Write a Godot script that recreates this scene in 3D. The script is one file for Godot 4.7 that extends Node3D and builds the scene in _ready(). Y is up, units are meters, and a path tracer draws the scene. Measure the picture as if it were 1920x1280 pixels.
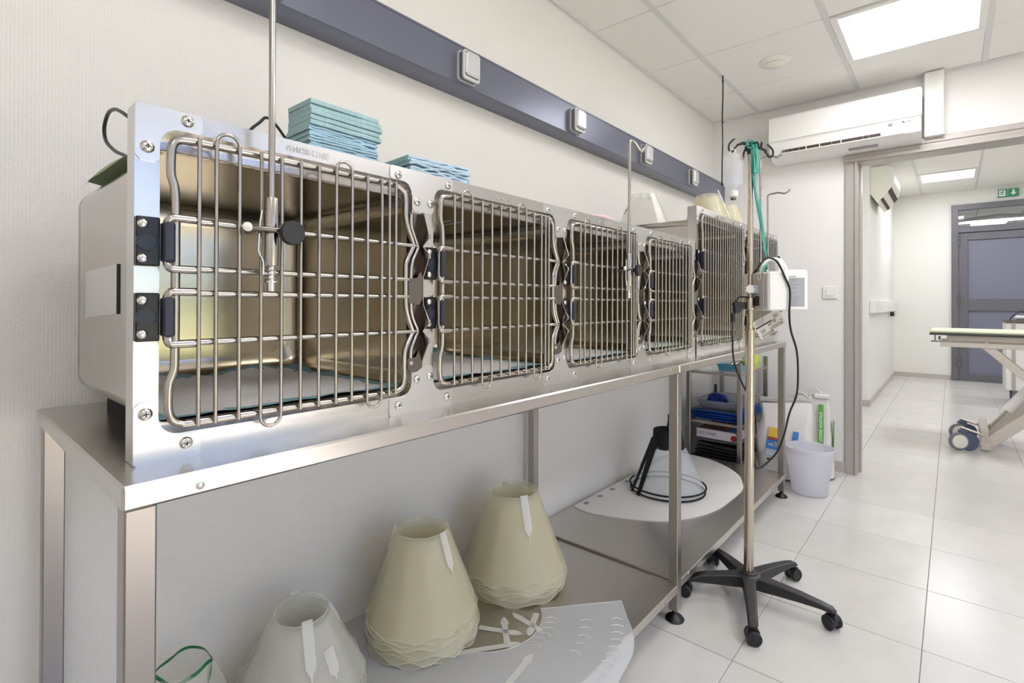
extends Node3D

# ---------------------------------------------------------------- mesh builder
class MB:
	var v := PackedVector3Array()
	var n := PackedVector3Array()
	var uv := PackedVector2Array()
	var ix := PackedInt32Array()
	var xf := Transform3D()

	func vert(p: Vector3, nn: Vector3, t := Vector2.ZERO) -> int:
		v.append(xf * p)
		n.append((xf.basis * nn).normalized())
		uv.append(t)
		return v.size() - 1

	func idx(a: int, b: int, c: int) -> void:   # counter-clockwise from outside
		ix.append(a)
		ix.append(c)
		ix.append(b)

	func poly(pts: Array, out: Vector3) -> void:   # flat convex polygon, turned to face «out»
		var nn: Vector3 = (pts[1] - pts[0]).cross(pts[2] - pts[0])
		if nn.length() < 1e-12 and pts.size() > 3:
			nn = (pts[2] - pts[0]).cross(pts[3] - pts[0])
		nn = nn.normalized()
		var q := pts.duplicate()
		if nn.dot(out) < 0:
			q.reverse()
			nn = -nn
		var f := v.size()
		var tx := Vector3(0, 0, 1) if absf(nn.x) > 0.7 else Vector3(1, 0, 0)
		var ty := Vector3(0, 1, 0) if absf(nn.y) < 0.7 else Vector3(0, 0, 1)
		for p in q:
			vert(p, nn, Vector2(p.dot(tx), p.dot(ty)))
		for i in range(1, q.size() - 1):
			idx(f, f + i, f + i + 1)

	func box(c: Vector3, s: Vector3, ch := 0.0) -> MB:
		var h := s / 2
		ch = minf(ch, minf(h.x, minf(h.y, h.z)) * 0.95)
		var g := func(sx, sy, sz, a: int) -> Vector3:
			var p := Vector3(sx * (h.x - (0.0 if a == 0 else ch)), sy * (h.y - (0.0 if a == 1 else ch)), sz * (h.z - (0.0 if a == 2 else ch)))
			return c + p
		for s1 in [-1, 1]:
			poly([g.call(s1, -1, -1, 0), g.call(s1, 1, -1, 0), g.call(s1, 1, 1, 0), g.call(s1, -1, 1, 0)], Vector3(s1, 0, 0))
			poly([g.call(-1, s1, -1, 1), g.call(1, s1, -1, 1), g.call(1, s1, 1, 1), g.call(-1, s1, 1, 1)], Vector3(0, s1, 0))
			poly([g.call(-1, -1, s1, 2), g.call(1, -1, s1, 2), g.call(1, 1, s1, 2), g.call(-1, 1, s1, 2)], Vector3(0, 0, s1))
		if ch > 0:
			for a in [-1, 1]:
				for b in [-1, 1]:
					poly([g.call(a, b, -1, 0), g.call(a, b, 1, 0), g.call(a, b, 1, 1), g.call(a, b, -1, 1)], Vector3(a, b, 0))
					poly([g.call(a, -1, b, 0), g.call(a, 1, b, 0), g.call(a, 1, b, 2), g.call(a, -1, b, 2)], Vector3(a, 0, b))
					poly([g.call(-1, a, b, 1), g.call(1, a, b, 1), g.call(1, a, b, 2), g.call(-1, a, b, 2)], Vector3(0, a, b))
					for d in [-1, 1]:
						poly([g.call(a, b, d, 0), g.call(a, b, d, 1), g.call(a, b, d, 2)], Vector3(a, b, d))
		return self

	func tube(pts: Array, r: float, sides := 8, closed := false, r_end := -1.0) -> MB:
		var m := pts.size()
		var t0: Vector3 = ((pts[1] - pts[0]) as Vector3).normalized()
		if closed:
			t0 = ((pts[1] - pts[m - 1]) as Vector3).normalized()
		var up := Vector3(0, 1, 0) if absf(t0.y) < 0.9 else Vector3(1, 0, 0)
		var nx := up.cross(t0).normalized()
		var f := v.size()
		for i in m:
			var t: Vector3
			if closed:
				t = (pts[(i + 1) % m] - pts[(i + m - 1) % m]).normalized()
			else:
				t = (pts[mini(i + 1, m - 1)] - pts[maxi(i - 1, 0)]).normalized()
			nx = (nx - t * nx.dot(t)).normalized()
			var ny := t.cross(nx)
			var rr := r if r_end < 0 else lerpf(r, r_end, float(i) / (m - 1))
			for k in sides:
				var a := TAU * k / sides
				var d := nx * cos(a) + ny * sin(a)
				vert(pts[i] + d * rr, d, Vector2(float(k) / sides, i))
		var last := m if closed else m - 1
		for i in last:
			for k in sides:
				var a := f + i * sides + k
				var b := f + i * sides + (k + 1) % sides
				var c := f + ((i + 1) % m) * sides + (k + 1) % sides
				var d := f + ((i + 1) % m) * sides + k
				idx(a, b, c)
				idx(a, c, d)
		if not closed:
			for e in [0, m - 1]:
				var t: Vector3 = (pts[1] - pts[0]).normalized() * -1.0 if e == 0 else (pts[m - 1] - pts[m - 2]).normalized()
				var c := vert(pts[e], t)
				var f2 := v.size()
				for k in sides:
					var q: int = f + e * sides + k
					v.append(v[q])
					n.append((xf.basis * t).normalized())
					uv.append(Vector2.ZERO)
				for k in sides:
					if e == 0:
						idx(c, f2 + (k + 1) % sides, f2 + k)
					else:
						idx(c, f2 + k, f2 + (k + 1) % sides)
		return self

	func lathe(prof: Array, segs := 24, a0 := 0.0, a1 := TAU) -> MB:   # profile of (radius, y), walked so that the outside is on its right when going up
		var m := prof.size()
		for i in m - 1:
			var d: Vector2 = prof[i + 1] - prof[i]
			if d.length() < 1e-9:
				continue
			var n0 := Vector2(d.y, -d.x).normalized()
			var na := n0
			var nb := n0
			if i > 0:
				var e: Vector2 = prof[i] - prof[i - 1]
				var q := Vector2(e.y, -e.x).normalized()
				if q.dot(n0) > 0.75:
					na = (q + n0).normalized()
			if i < m - 2:
				var e: Vector2 = prof[i + 2] - prof[i + 1]
				var q := Vector2(e.y, -e.x).normalized()
				if q.dot(n0) > 0.75:
					nb = (q + n0).normalized()
			var f := v.size()
			for k in segs + 1:
				var a := lerpf(a0, a1, float(k) / segs)
				var c := Vector3(cos(a), 0, -sin(a))
				vert(c * prof[i].x + Vector3(0, prof[i].y, 0), c * na.x + Vector3(0, na.y, 0), Vector2(float(k) / segs, prof[i].y))
				vert(c * prof[i + 1].x + Vector3(0, prof[i + 1].y, 0), c * nb.x + Vector3(0, nb.y, 0), Vector2(float(k) / segs, prof[i + 1].y))
			for k in segs:
				var a := f + k * 2
				idx(a, a + 2, a + 3)
				idx(a, a + 3, a + 1)
		return self

	func side(pts: Array, z0: float, z1: float, outward := true) -> void:
		var m := pts.size()
		for i in m:
			var a: Vector2 = pts[i]
			var b: Vector2 = pts[(i + 1) % m]
			var d := b - a
			if d.length() < 1e-9:
				continue
			var n0 := Vector2(d.y, -d.x).normalized()
			var p: Vector2 = a - pts[(i + m - 1) % m]
			var q: Vector2 = pts[(i + 2) % m] - b
			var na := n0
			var nb := n0
			var np := Vector2(p.y, -p.x).normalized()
			var nq := Vector2(q.y, -q.x).normalized()
			if np.dot(n0) > 0.8:
				na = (np + n0).normalized()
			if nq.dot(n0) > 0.8:
				nb = (nq + n0).normalized()
			var s := 1.0 if outward else -1.0
			var f := v.size()
			vert(Vector3(a.x, a.y, z0), Vector3(na.x, na.y, 0) * s, Vector2(0, z0))
			vert(Vector3(b.x, b.y, z0), Vector3(nb.x, nb.y, 0) * s, Vector2(d.length(), z0))
			vert(Vector3(b.x, b.y, z1), Vector3(nb.x, nb.y, 0) * s, Vector2(d.length(), z1))
			vert(Vector3(a.x, a.y, z1), Vector3(na.x, na.y, 0) * s, Vector2(0, z1))
			if outward:
				idx(f, f + 1, f + 2)
				idx(f, f + 2, f + 3)
			else:
				idx(f, f + 2, f + 1)
				idx(f, f + 3, f + 2)

	func prism(pts: Array, z0: float, z1: float) -> MB:   # outline extruded along z
		var area := 0.0
		for i in pts.size():
			area += (pts[i] as Vector2).cross(pts[(i + 1) % pts.size()])
		var q := pts.duplicate()
		if area < 0:
			q.reverse()
		side(q, z0, z1)
		var t := Geometry2D.triangulate_polygon(PackedVector2Array(q))
		for e in [0, 1]:
			var f := v.size()
			for p in q:
				vert(Vector3(p.x, p.y, z1 if e else z0), Vector3(0, 0, 1 if e else -1), p)
			for i in range(0, t.size(), 3):
				var a: Vector2 = q[t[i]]
				var b: Vector2 = q[t[i + 1]]
				var c: Vector2 = q[t[i + 2]]
				var ccw := (b - a).cross(c - a) > 0
				if ccw == (e == 1):
					idx(f + t[i], f + t[i + 1], f + t[i + 2])
				else:
					idx(f + t[i], f + t[i + 2], f + t[i + 1])
		return self

	func ring(outer: Array, inner: Array, z0: float, z1: float) -> MB:   # two ccw outlines of as many points
		side(outer, z0, z1)
		side(inner, z0, z1, false)
		var m := outer.size()
		for i in m:
			var j := (i + 1) % m
			for e in [0, 1]:
				var z := z1 if e else z0
				poly([Vector3(outer[i].x, outer[i].y, z), Vector3(outer[j].x, outer[j].y, z), Vector3(inner[j].x, inner[j].y, z), Vector3(inner[i].x, inner[i].y, z)], Vector3(0, 0, 1 if e else -1))
		return self

	func grid(rows: Array, wrap := false, flip := false) -> MB:   # smooth sheet through rows of points
		var h := rows.size()
		var w: int = rows[0].size()
		var f := v.size()
		for i in h:
			for j in w:
				var jm: int = (j + w - 1) % w if wrap else maxi(j - 1, 0)
				var jp: int = (j + 1) % w if wrap else mini(j + 1, w - 1)
				var du: Vector3 = rows[i][jp] - rows[i][jm]
				var dv: Vector3 = rows[mini(i + 1, h - 1)][j] - rows[maxi(i - 1, 0)][j]
				var nn := du.cross(dv)
				if nn.length() < 1e-14:
					nn = Vector3.UP
				nn = nn.normalized()
				vert(rows[i][j], -nn if flip else nn, Vector2(float(j) / w, float(i) / h))
		for i in h - 1:
			for j in (w if wrap else w - 1):
				var a := f + i * w + j
				var b := f + i * w + (j + 1) % w
				var c := b + w
				var d := a + w
				if flip:
					idx(a, c, b)
					idx(a, d, c)
				else:
					idx(a, b, c)
					idx(a, c, d)
		return self

	func join(o: MB) -> void:
		var f := v.size()
		v.append_array(o.v)
		n.append_array(o.n)
		uv.append_array(o.uv)
		for i in o.ix:
			ix.append(i + f)

	func mesh() -> ArrayMesh:
		var a := []
		a.resize(Mesh.ARRAY_MAX)
		a[Mesh.ARRAY_VERTEX] = v
		a[Mesh.ARRAY_NORMAL] = n
		a[Mesh.ARRAY_TEX_UV] = uv
		a[Mesh.ARRAY_INDEX] = ix
		var m := ArrayMesh.new()
		m.add_surface_from_arrays(Mesh.PRIMITIVE_TRIANGLES, a)
		return m

# ---------------------------------------------------------------- naming and placing
var used := {}
var M := {}
const ORD := ["first", "second", "third", "fourth", "fifth", "sixth", "seventh", "eighth", "ninth", "tenth", "eleventh", "twelfth", "thirteenth", "fourteenth"]

func numbered(called: String) -> String:
	var k: int = used.get(called, 0)
	used[called] = k + 1
	return called if k == 0 else "%s_%03d" % [called, k]

func thing(called: String, label: String, category: String, at := Vector3.ZERO, turn := 0.0, group := "") -> Node3D:
	var o := Node3D.new()
	o.name = numbered(called)
	add_child(o)
	o.position = at
	o.rotation.y = turn
	return tag(o, label, category, group)

func tag(o: Node3D, label: String, category: String, group := "") -> Node3D:
	o.set_meta("label", label)
	o.set_meta("category", category)
	if group:
		o.set_meta("group", group)
	return o

func part(called: String, mb: MB, m: Material, parent: Node3D, at := Vector3.ZERO) -> MeshInstance3D:
	return part_mesh(called, mb.mesh(), m, parent, at)

func part_mesh(called: String, mesh: Mesh, m: Material, parent: Node3D, at := Vector3.ZERO) -> MeshInstance3D:
	var o := MeshInstance3D.new()
	o.name = numbered(called) if parent == self else called
	o.mesh = mesh
	o.material_override = null
	for i in mesh.get_surface_count():
		o.set_surface_override_material(i, m)
	o.cast_shadow = GeometryInstance3D.SHADOW_CASTING_SETTING_ON
	parent.add_child(o, true)
	o.position = at
	return o

func one(called: String, mb: MB, m: Material, label: String, category: String, at := Vector3.ZERO, turn := 0.0, group := "") -> MeshInstance3D:
	var o := part(called, mb, m, self, at)
	o.rotation.y = turn
	tag(o, label, category, group)
	return o

func struct(called: String, mb: MB, m: Material) -> MeshInstance3D:
	var o := MeshInstance3D.new()
	o.name = called
	o.mesh = mb.mesh()
	o.set_surface_override_material(0, m)
	add_child(o)
	o.set_meta("kind", "structure")
	return o

func text(called: String, s: String, size: float, depth: float, m: Material, parent: Node3D, xf: Transform3D, font := "Droid Sans", bold := false) -> MeshInstance3D:
	var t := TextMesh.new()
	var f := SystemFont.new()
	f.font_names = PackedStringArray([font])
	if bold:
		f.font_weight = 700
	t.font = f
	t.text = s
	t.font_size = 32
	t.pixel_size = size / 32.0
	t.depth = depth
	t.curve_step = 2.0
	var o := part_mesh(called, t, m, parent)
	o.transform = xf
	return o

# ---------------------------------------------------------------- outlines
func rrect(x0: float, y0: float, x1: float, y1: float, r: float, k := 5) -> Array:   # ccw
	var o := []
	for c in [[x1 - r, y0 + r, -PI / 2], [x1 - r, y1 - r, 0.0], [x0 + r, y1 - r, PI / 2], [x0 + r, y0 + r, PI]]:
		for i in k + 1:
			var a: float = c[2] + PI / 2 * i / k
			o.append(Vector2(c[0] + r * cos(a), c[1] + r * sin(a)))
	return o

func circle2(cx: float, cy: float, r: float, k := 16) -> Array:
	var o := []
	for i in k:
		o.append(Vector2(cx + r * cos(TAU * i / k), cy + r * sin(TAU * i / k)))
	return o

func soft(pts: Array, k := 5) -> Array:   # Catmull-Rom through the points
	var o := []
	for i in pts.size() - 1:
		var a = pts[maxi(i - 1, 0)]
		var b = pts[i]
		var c = pts[i + 1]
		var d = pts[mini(i + 2, pts.size() - 1)]
		for j in k:
			var t := float(j) / k
			o.append(0.5 * (2.0 * b + (c - a) * t + (2.0 * a - 5.0 * b + 4.0 * c - d) * t * t + (3.0 * b - a - 3.0 * c + d) * t * t * t))
	o.append(pts[-1])
	return o

func bent(pts: Array, r: float, k := 5) -> Array:   # polyline with its corners rounded
	var o := [pts[0]]
	for i in range(1, pts.size() - 1):
		var a: Vector3 = pts[i - 1]
		var b: Vector3 = pts[i]
		var c: Vector3 = pts[i + 1]
		var q := minf(r, minf((a - b).length(), (c - b).length()) * 0.49)
		var p0 := b + (a - b).normalized() * q
		var p1 := b + (c - b).normalized() * q
		for j in k + 1:
			var t := float(j) / k
			o.append(p0 * (1 - t) * (1 - t) + b * 2 * t * (1 - t) + p1 * t * t)
	o.append(pts[-1])
	return o

# ---------------------------------------------------------------- materials
func col(r: int, g: int, b: int) -> Color:
	return Color(r / 255.0, g / 255.0, b / 255.0)

func mat(called: String, c: Color, rough := 0.5, metal := 0.0) -> StandardMaterial3D:
	var m := StandardMaterial3D.new()
	m.resource_name = called
	m.albedo_color = c
	m.roughness = rough
	m.metallic = metal
	M[called] = m
	return m

func noise_tex(seed_: int, freq: float, lo: float, hi: float, size := 256, ax := 1.0, ay := 1.0) -> ImageTexture:   # seamless grey noise, stretched by ax, ay
	var n := FastNoiseLite.new()
	n.seed = seed_
	n.frequency = freq
	n.fractal_octaves = 4
	var im := Image.create(size, size, false, Image.FORMAT_RGB8)
	for y in size:
		for x in size:
			var u := TAU * x / size
			var w := TAU * y / size
			var s := n.get_noise_3d(cos(u) * 40 * ax, sin(u) * 40 * ax, cos(w) * 40 * ay) + n.get_noise_3d(sin(w) * 40 * ay + 300, cos(u) * 40 * ax, sin(u) * 40 * ax)
			var q := clampf(0.5 + 0.6 * s, 0, 1)
			var g := lerpf(lo, hi, q)
			im.set_pixel(x, y, Color(g, g, g))
	return ImageTexture.create_from_image(im)

func tri(m: StandardMaterial3D, scale: float, world := false) -> StandardMaterial3D:
	m.uv1_triplanar = true
	m.uv1_world_triplanar = world
	m.uv1_scale = Vector3.ONE * scale
	m.uv1_triplanar_sharpness = 8.0
	return m

func streaks(seed_: int, along_x: bool, lo: float, hi: float) -> ImageTexture:
	var rng := RandomNumberGenerator.new()
	rng.seed = seed_
	var size := 256
	var im := Image.create(size, size, false, Image.FORMAT_RGB8)
	var mid := (lo + hi) / 2
	im.fill(Color(mid, mid, mid))
	for i in 2600:
		var l := rng.randi_range(30, 200)
		var a := rng.randi_range(0, size - 1)
		var b := rng.randi_range(0, size - 1)
		var g := rng.randf_range(lo, hi)
		for k in l:
			if along_x:
				im.set_pixel((a + k) % size, b, Color(g, g, g))
			else:
				im.set_pixel(b, (a + k) % size, Color(g, g, g))
	return ImageTexture.create_from_image(im)

func make_materials() -> void:
	# woven glass-fibre wall covering, painted cream white
	var rng := RandomNumberGenerator.new()
	rng.seed = 5
	var im := Image.create(512, 512, false, Image.FORMAT_RGB8)
	var cells := 40
	var amp := []
	for i in cells * cells:
		amp.append(rng.randf_range(0.45, 1.0))
	for y in 512:
		for x in 512:
			var fx := x * cells / 512.0
			var fy := y * cells / 512.0
			var cx := int(fx)
			var cy := int(fy + (0.5 if cx % 2 else 0.0)) % cells
			var dx := fx - cx - 0.5
			var dy := fposmod(fy + (0.5 if cx % 2 else 0.0), 1.0) - 0.5
			var q: float = amp[cy * cells + cx] * maxf(0, 1.0 - 1.7 * dx * dx * 4 * 0.6) * maxf(0, 1.0 - 2.0 * dy * dy * 2)
			im.set_pixel(x, y, Color(q, q, q))
	var weave := ImageTexture.create_from_image(im)
	var w := mat("wall_paint", col(240, 238, 234), 0.55)
	w.heightmap_enabled = true
	w.heightmap_texture = weave
	w.heightmap_scale = 0.06
	tri(w, 4.2, true)
	mat("wall_smooth", col(240, 238, 235), 0.6)
	mat("wall_next", col(240, 239, 234), 0.45)
	mat("skirting", col(196, 190, 182), 0.4)
	# floor tiles in three close tones
	var mottle := noise_tex(3, 0.02, 0.965, 1.0, 256)
	var k := 0
	for c in [col(216, 214, 209), col(213, 211, 206), col(218, 216, 212)]:
		var t := mat("floor_tile_%d" % k, c, 0.22)
		t.albedo_texture = mottle
		t.metallic_specular = 0.45
		tri(t, 1.1, true)
		k += 1
	mat("grout", col(118, 115, 110), 0.9)
	mat("ceiling_board", col(247, 246, 240), 0.9)
	mat("ceiling_rail", col(226, 225, 224), 0.5)
	mat("ceiling_gap", col(120, 116, 108), 0.9)
	mat("white_plastic", col(240, 239, 235), 0.3)
	mat("cream_plastic", col(240, 238, 226), 0.35)
	mat("off_white", col(226, 223, 214), 0.4)
	mat("dark_slot", col(66, 54, 50), 0.7)
	mat("grey_print", col(140, 138, 142), 0.6)
	mat("ink", col(40, 40, 44), 0.6)
	mat("taupe_metal", col(186, 180, 175), 0.35, 0.25)
	mat("door_frame_grey", col(108, 108, 114), 0.4, 0.2)
	mat("door_leaf", col(122, 124, 143), 0.4, 0.1)
	mat("black_plastic", col(22, 22, 26), 0.38)
	mat("black_soft", col(14, 14, 15), 0.8)
	mat("charcoal", col(38, 37, 39), 0.42)
	mat("hinge_black", col(12, 12, 16), 0.3)
	mat("hinge_blue", col(40, 43, 58), 0.4)
	mat("hinge_sticker", col(24, 30, 50), 0.35)
	mat("cable_black", col(20, 20, 22), 0.4)
	# steels
	var sx := streaks(11, true, 0.93, 1.0)
	var sy := streaks(12, false, 0.93, 1.0)
	var sets := [["steel_face", col(212, 210, 207), 0.26, sx], ["steel_leg", col(172, 166, 159), 0.32, sy], ["steel_top", col(206, 202, 197), 0.26, sx], ["steel_shelf", col(202, 198, 193), 0.3, sx], ["steel_body", col(190, 184, 178), 0.15, sy], ["steel_plate", col(220, 219, 218), 0.3, sx]]
	for s in sets:
		var m := mat(s[0], s[1], s[2] / 0.96, 1.0)
		m.roughness_texture = s[3]
		m.roughness_texture_channel = BaseMaterial3D.TEXTURE_CHANNEL_RED
		tri(m, 9.0)
	mat("steel_liner", col(204, 195, 178), 0.2, 1.0)
	mat("steel_rod", col(186, 180, 172), 0.2, 1.0)
	mat("steel_dark", col(126, 119, 112), 0.22, 1.0)
	mat("chrome", col(232, 231, 230), 0.1, 1.0)
	mat("screw_steel", col(214, 210, 204), 0.2, 1.0)
	mat("pole_steel", col(206, 194, 176), 0.2, 1.0)
	mat("alu_rail", col(112, 115, 132), 0.3, 0.3)
	mat("alu_light", col(214, 214, 216), 0.35, 0.5)
	mat("socket_dark", col(120, 122, 126), 0.4, 0.2)
	mat("socket_gasket", col(206, 208, 203), 0.4)
	# paper, fabric, plastics
	var pt := noise_tex(31, 0.05, 0.9, 1.0, 128)
	for c in [["pad_teal", col(172, 206, 210)], ["pad_blue", col(178, 216, 234)], ["pad_pale", col(200, 226, 244)], ["pad_edge", col(150, 194, 204)]]:
		var m := mat(c[0], c[1], 0.7)
		m.albedo_texture = pt
		tri(m, 6.0)
	var q := Image.create(64, 64, false, Image.FORMAT_RGB8)
	for y in 64:
		for x in 64:
			var d := 0.5 + 0.25 * sin(TAU * x / 16.0 + sin(TAU * y / 32.0)) + 0.25 * sin(TAU * y / 8.0)
			q.set_pixel(x, y, Color(d, d, d))
	var tissue := mat("tissue", col(246, 244, 241), 0.9)
	tissue.heightmap_enabled = true
	tissue.heightmap_texture = ImageTexture.create_from_image(q)
	tissue.heightmap_scale = 0.1
	tri(tissue, 14.0)
	var milky := mat("collar_plastic", Color(0.965, 0.955, 0.875, 0.28), 0.3)
	milky.transparency = BaseMaterial3D.TRANSPARENCY_ALPHA
	milky.backlight_enabled = true
	milky.clearcoat_enabled = true
	milky.clearcoat = 0.6
	milky.clearcoat_roughness = 0.1
	milky.backlight = Color(0.9, 0.88, 0.78)
	var pale := mat("collar_pale", Color(0.95, 0.95, 0.93, 0.27), 0.28)
	pale.transparency = BaseMaterial3D.TRANSPARENCY_ALPHA
	pale.backlight_enabled = true
	pale.clearcoat_enabled = true
	pale.clearcoat = 0.6
	pale.clearcoat_roughness = 0.1
	pale.backlight = Color(0.9, 0.9, 0.86)
	var edgem := mat("collar_edge", Color(0.95, 0.94, 0.87, 0.55), 0.3)
	edgem.transparency = BaseMaterial3D.TRANSPARENCY_ALPHA
	var tabm := mat("collar_tab", Color(0.96, 0.96, 0.94, 0.6), 0.26)
	tabm.transparency = BaseMaterial3D.TRANSPARENCY_ALPHA
	var sheet := mat("collar_sheet", Color(0.92, 0.93, 0.94, 0.36), 0.3)
	sheet.transparency = BaseMaterial3D.TRANSPARENCY_ALPHA
	var clear := mat("clear_collar", Color(0.93, 0.95, 0.97, 0.22), 0.26)
	clear.transparency = BaseMaterial3D.TRANSPARENCY_ALPHA
	var bott := mat("bottle_plastic", Color(0.98, 0.98, 0.985, 0.3), 0.3)
	bott.transparency = BaseMaterial3D.TRANSPARENCY_ALPHA
	bott.backlight_enabled = true
	bott.backlight = Color(0.8, 0.8, 0.84)
	var liq := mat("bottle_liquid", Color(0.88, 0.90, 0.94, 0.3), 0.2 + 0.1)
	liq.transparency = BaseMaterial3D.TRANSPARENCY_ALPHA
	var binm := mat("bin_plastic", Color(0.93, 0.93, 0.95, 0.66), 0.3)
	binm.transparency = BaseMaterial3D.TRANSPARENCY_ALPHA
	binm.backlight_enabled = true
	binm.backlight = Color(0.9, 0.9, 0.92)
	var pane := mat("window_glass", Color(1, 1, 1, 0.04), 0.02)
	pane.transparency = BaseMaterial3D.TRANSPARENCY_ALPHA
	var gshelf := mat("shelf_glass", Color(0.75, 0.85, 0.82, 0.25), 0.05)
	gshelf.transparency = BaseMaterial3D.TRANSPARENCY_ALPHA
	mat("disc_white", col(228, 226, 222), 0.5)
	mat("slot_grey", col(150, 146, 142), 0.7)
	mat("green_band", col(28, 116, 66), 0.6)
	mat("turquoise", col(78, 178, 158), 0.55)
	mat("turquoise_dark", col(52, 140, 124), 0.55)
	mat("olive_paper", col(150, 168, 128), 0.7)
	mat("pink_film", col(206, 138, 152), 0.35)
	mat("pink_pale", col(232, 205, 210), 0.35)
	mat("pump_white", col(240, 238, 233), 0.35)
	mat("pump_side", col(206, 200, 192), 0.4)
	mat("label_grey", col(168, 170, 174), 0.6)
	mat("leaflet_paper", col(222, 217, 206), 0.7)
	mat("leaflet_tint", col(172, 166, 154), 0.7)
	mat("knob_white", col(235, 231, 220), 0.4)
	mat("blue_plastic", col(38, 98, 200), 0.35)
	mat("blue_deep", col(22, 40, 140), 0.45)
	mat("tray_dark", col(84, 84, 88), 0.5)
	mat("tray_steel", col(178, 178, 182), 0.35, 0.6)
	mat("tub_blue", col(96, 178, 206), 0.35)
	mat("lime_plastic", col(196, 222, 44), 0.35)
	mat("yellow_plastic", col(226, 214, 40), 0.35)
	mat("box_white", col(206, 196, 204), 0.6)
	mat("box_brown", col(120, 86, 66), 0.6)
	mat("box_red", col(150, 36, 34), 0.6)
	mat("print_tan", col(190, 150, 112), 0.6)
	mat("print_orange", col(214, 132, 60), 0.6)
	mat("sack_white", col(226, 223, 219), 0.35)
	mat("sack_grey", col(186, 182, 178), 0.45)
	mat("label_blue", col(56, 132, 208), 0.45)
	mat("label_yellow", col(232, 192, 74), 0.45)
	mat("label_red", col(206, 70, 70), 0.45)
	mat("label_pale", col(196, 208, 228), 0.45)
	mat("label_green", col(92, 168, 64), 0.45)
	mat("sign_green", col(38, 112, 84), 0.5)
	mat("sign_white", col(244, 248, 246), 0.5)
	mat("couch_green", col(216, 224, 190), 0.5)
	mat("couch_edge", col(70, 68, 70), 0.5)
	mat("couch_frame", col(214, 206, 196), 0.4, 0.2)
	mat("wheel_grey", col(118, 122, 130), 0.5)
	mat("wheel_blue", col(84, 94, 120), 0.5)
	mat("lawn", col(142, 142, 96), 0.95)
	mat("terrace_stone", col(134, 131, 130), 0.85)
	mat("hedge", col(132, 150, 84), 0.95)
	var lamp := mat("lamp_glow", Color.WHITE, 0.5)
	lamp.emission_enabled = true
	lamp.emission = Color(1.0, 0.985, 0.96)
	lamp.emission_energy_multiplier = 1.6
	var sgn := mat("sign_glow", col(60, 140, 100), 0.5)
	sgn.emission_enabled = true
	sgn.emission = col(30, 92, 62)
	sgn.emission_energy_multiplier = 0.2

# ---------------------------------------------------------------- the scene
const FACE := 0.584      # x of the cage fronts
const TOP := 0.8715      # y of the bench top
const FAR := -3.8887     # z of the far wall
const CEIL := 2.4378
const CEIL2 := 2.716

func _ready() -> void:
	# camera: level, with the lens shifted down a little
	var cam := Camera3D.new()
	cam.name = "camera"
	cam.position = Vector3(1.3664, 1.0799, 0)
	cam.rotation = Vector3(0.0044, 0.7123, 0.0034)
	cam.near = 0.05
	cam.far = 60
	cam.projection = Camera3D.PROJECTION_FRUSTUM
	cam.size = 1280.0 / 956.42 * cam.near
	cam.frustum_offset = Vector2(0, (564.2 - 640.0) / 956.42 * cam.near)
	cam.current = true
	add_child(cam)
	# sky and exposure
	var env := Environment.new()
	env.background_mode = Environment.BG_SKY
	var sk := ProceduralSkyMaterial.new()
	sk.sky_top_color = Color(0.40, 0.58, 0.88)
	sk.sky_horizon_color = Color(0.80, 0.87, 0.96)
	sk.ground_horizon_color = Color(0.72, 0.78, 0.82)
	sk.ground_bottom_color = Color(0.34, 0.36, 0.33)
	sk.sun_angle_max = 0.0
	sk.energy_multiplier = 2.2
	var sky := Sky.new()
	sky.sky_material = sk
	env.sky = sky
	env.tonemap_mode = Environment.TONE_MAPPER_LINEAR
	env.tonemap_exposure = 1.47
	env.sdfgi_enabled = true
	env.ssao_enabled = true
	env.ssil_enabled = true
	var we := WorldEnvironment.new()
	we.name = "environment"
	we.environment = env
	add_child(we)
	# low-angled daylight through the garden door behind the camera's right shoulder
	var sun := DirectionalLight3D.new()
	sun.name = "sun"
	sun.light_color = Color(1.0, 0.965, 0.945)
	sun.light_energy = 10.0
	sun.light_angular_distance = 1.0
	sun.shadow_enabled = true
	sun.sky_mode = DirectionalLight3D.SKY_MODE_LIGHT_ONLY
	add_child(sun)
	sun.look_at_from_position(Vector3(6, 8.8, -1.3), Vector3(2.6, 0, -1.1))
	# the ceiling panels' light, one area light under each glowing face (x, z, y, energy)
	for p in [[1.2079, -3.1055, CEIL, 0.8], [1.2079, -0.7055, CEIL, 0.35], [2.39, -1.9, CEIL, 1.15], [2.39, 0.5, CEIL, 0.75], [1.317, -8.52, CEIL2, 1.2], [1.9095, -5.52, CEIL2, 2.0], [2.50, -7.92, CEIL2, 1.2]]:
		var l := AreaLight3D.new()
		l.name = "panel_light"
		l.area_size = Vector2(0.53, 0.53)
		l.area_normalize_energy = true
		l.light_energy = p[3]
		l.light_color = Color(0.985, 0.982, 1.0)
		l.shadow_enabled = true
		l.area_range = 14.0
		l.rotation.x = -PI / 2
		add_child(l, true)
		l.position = Vector3(p[0], p[2] - 0.012, p[1])
	make_materials()
	build_room()
	build_next_room()
	build_bench()
	build_cages()
	build_rail_and_rods()
	build_pads()
	build_collars()
	build_stand()
	build_rack_corner()
	build_wall_things()
	build_next_room_things()

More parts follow.
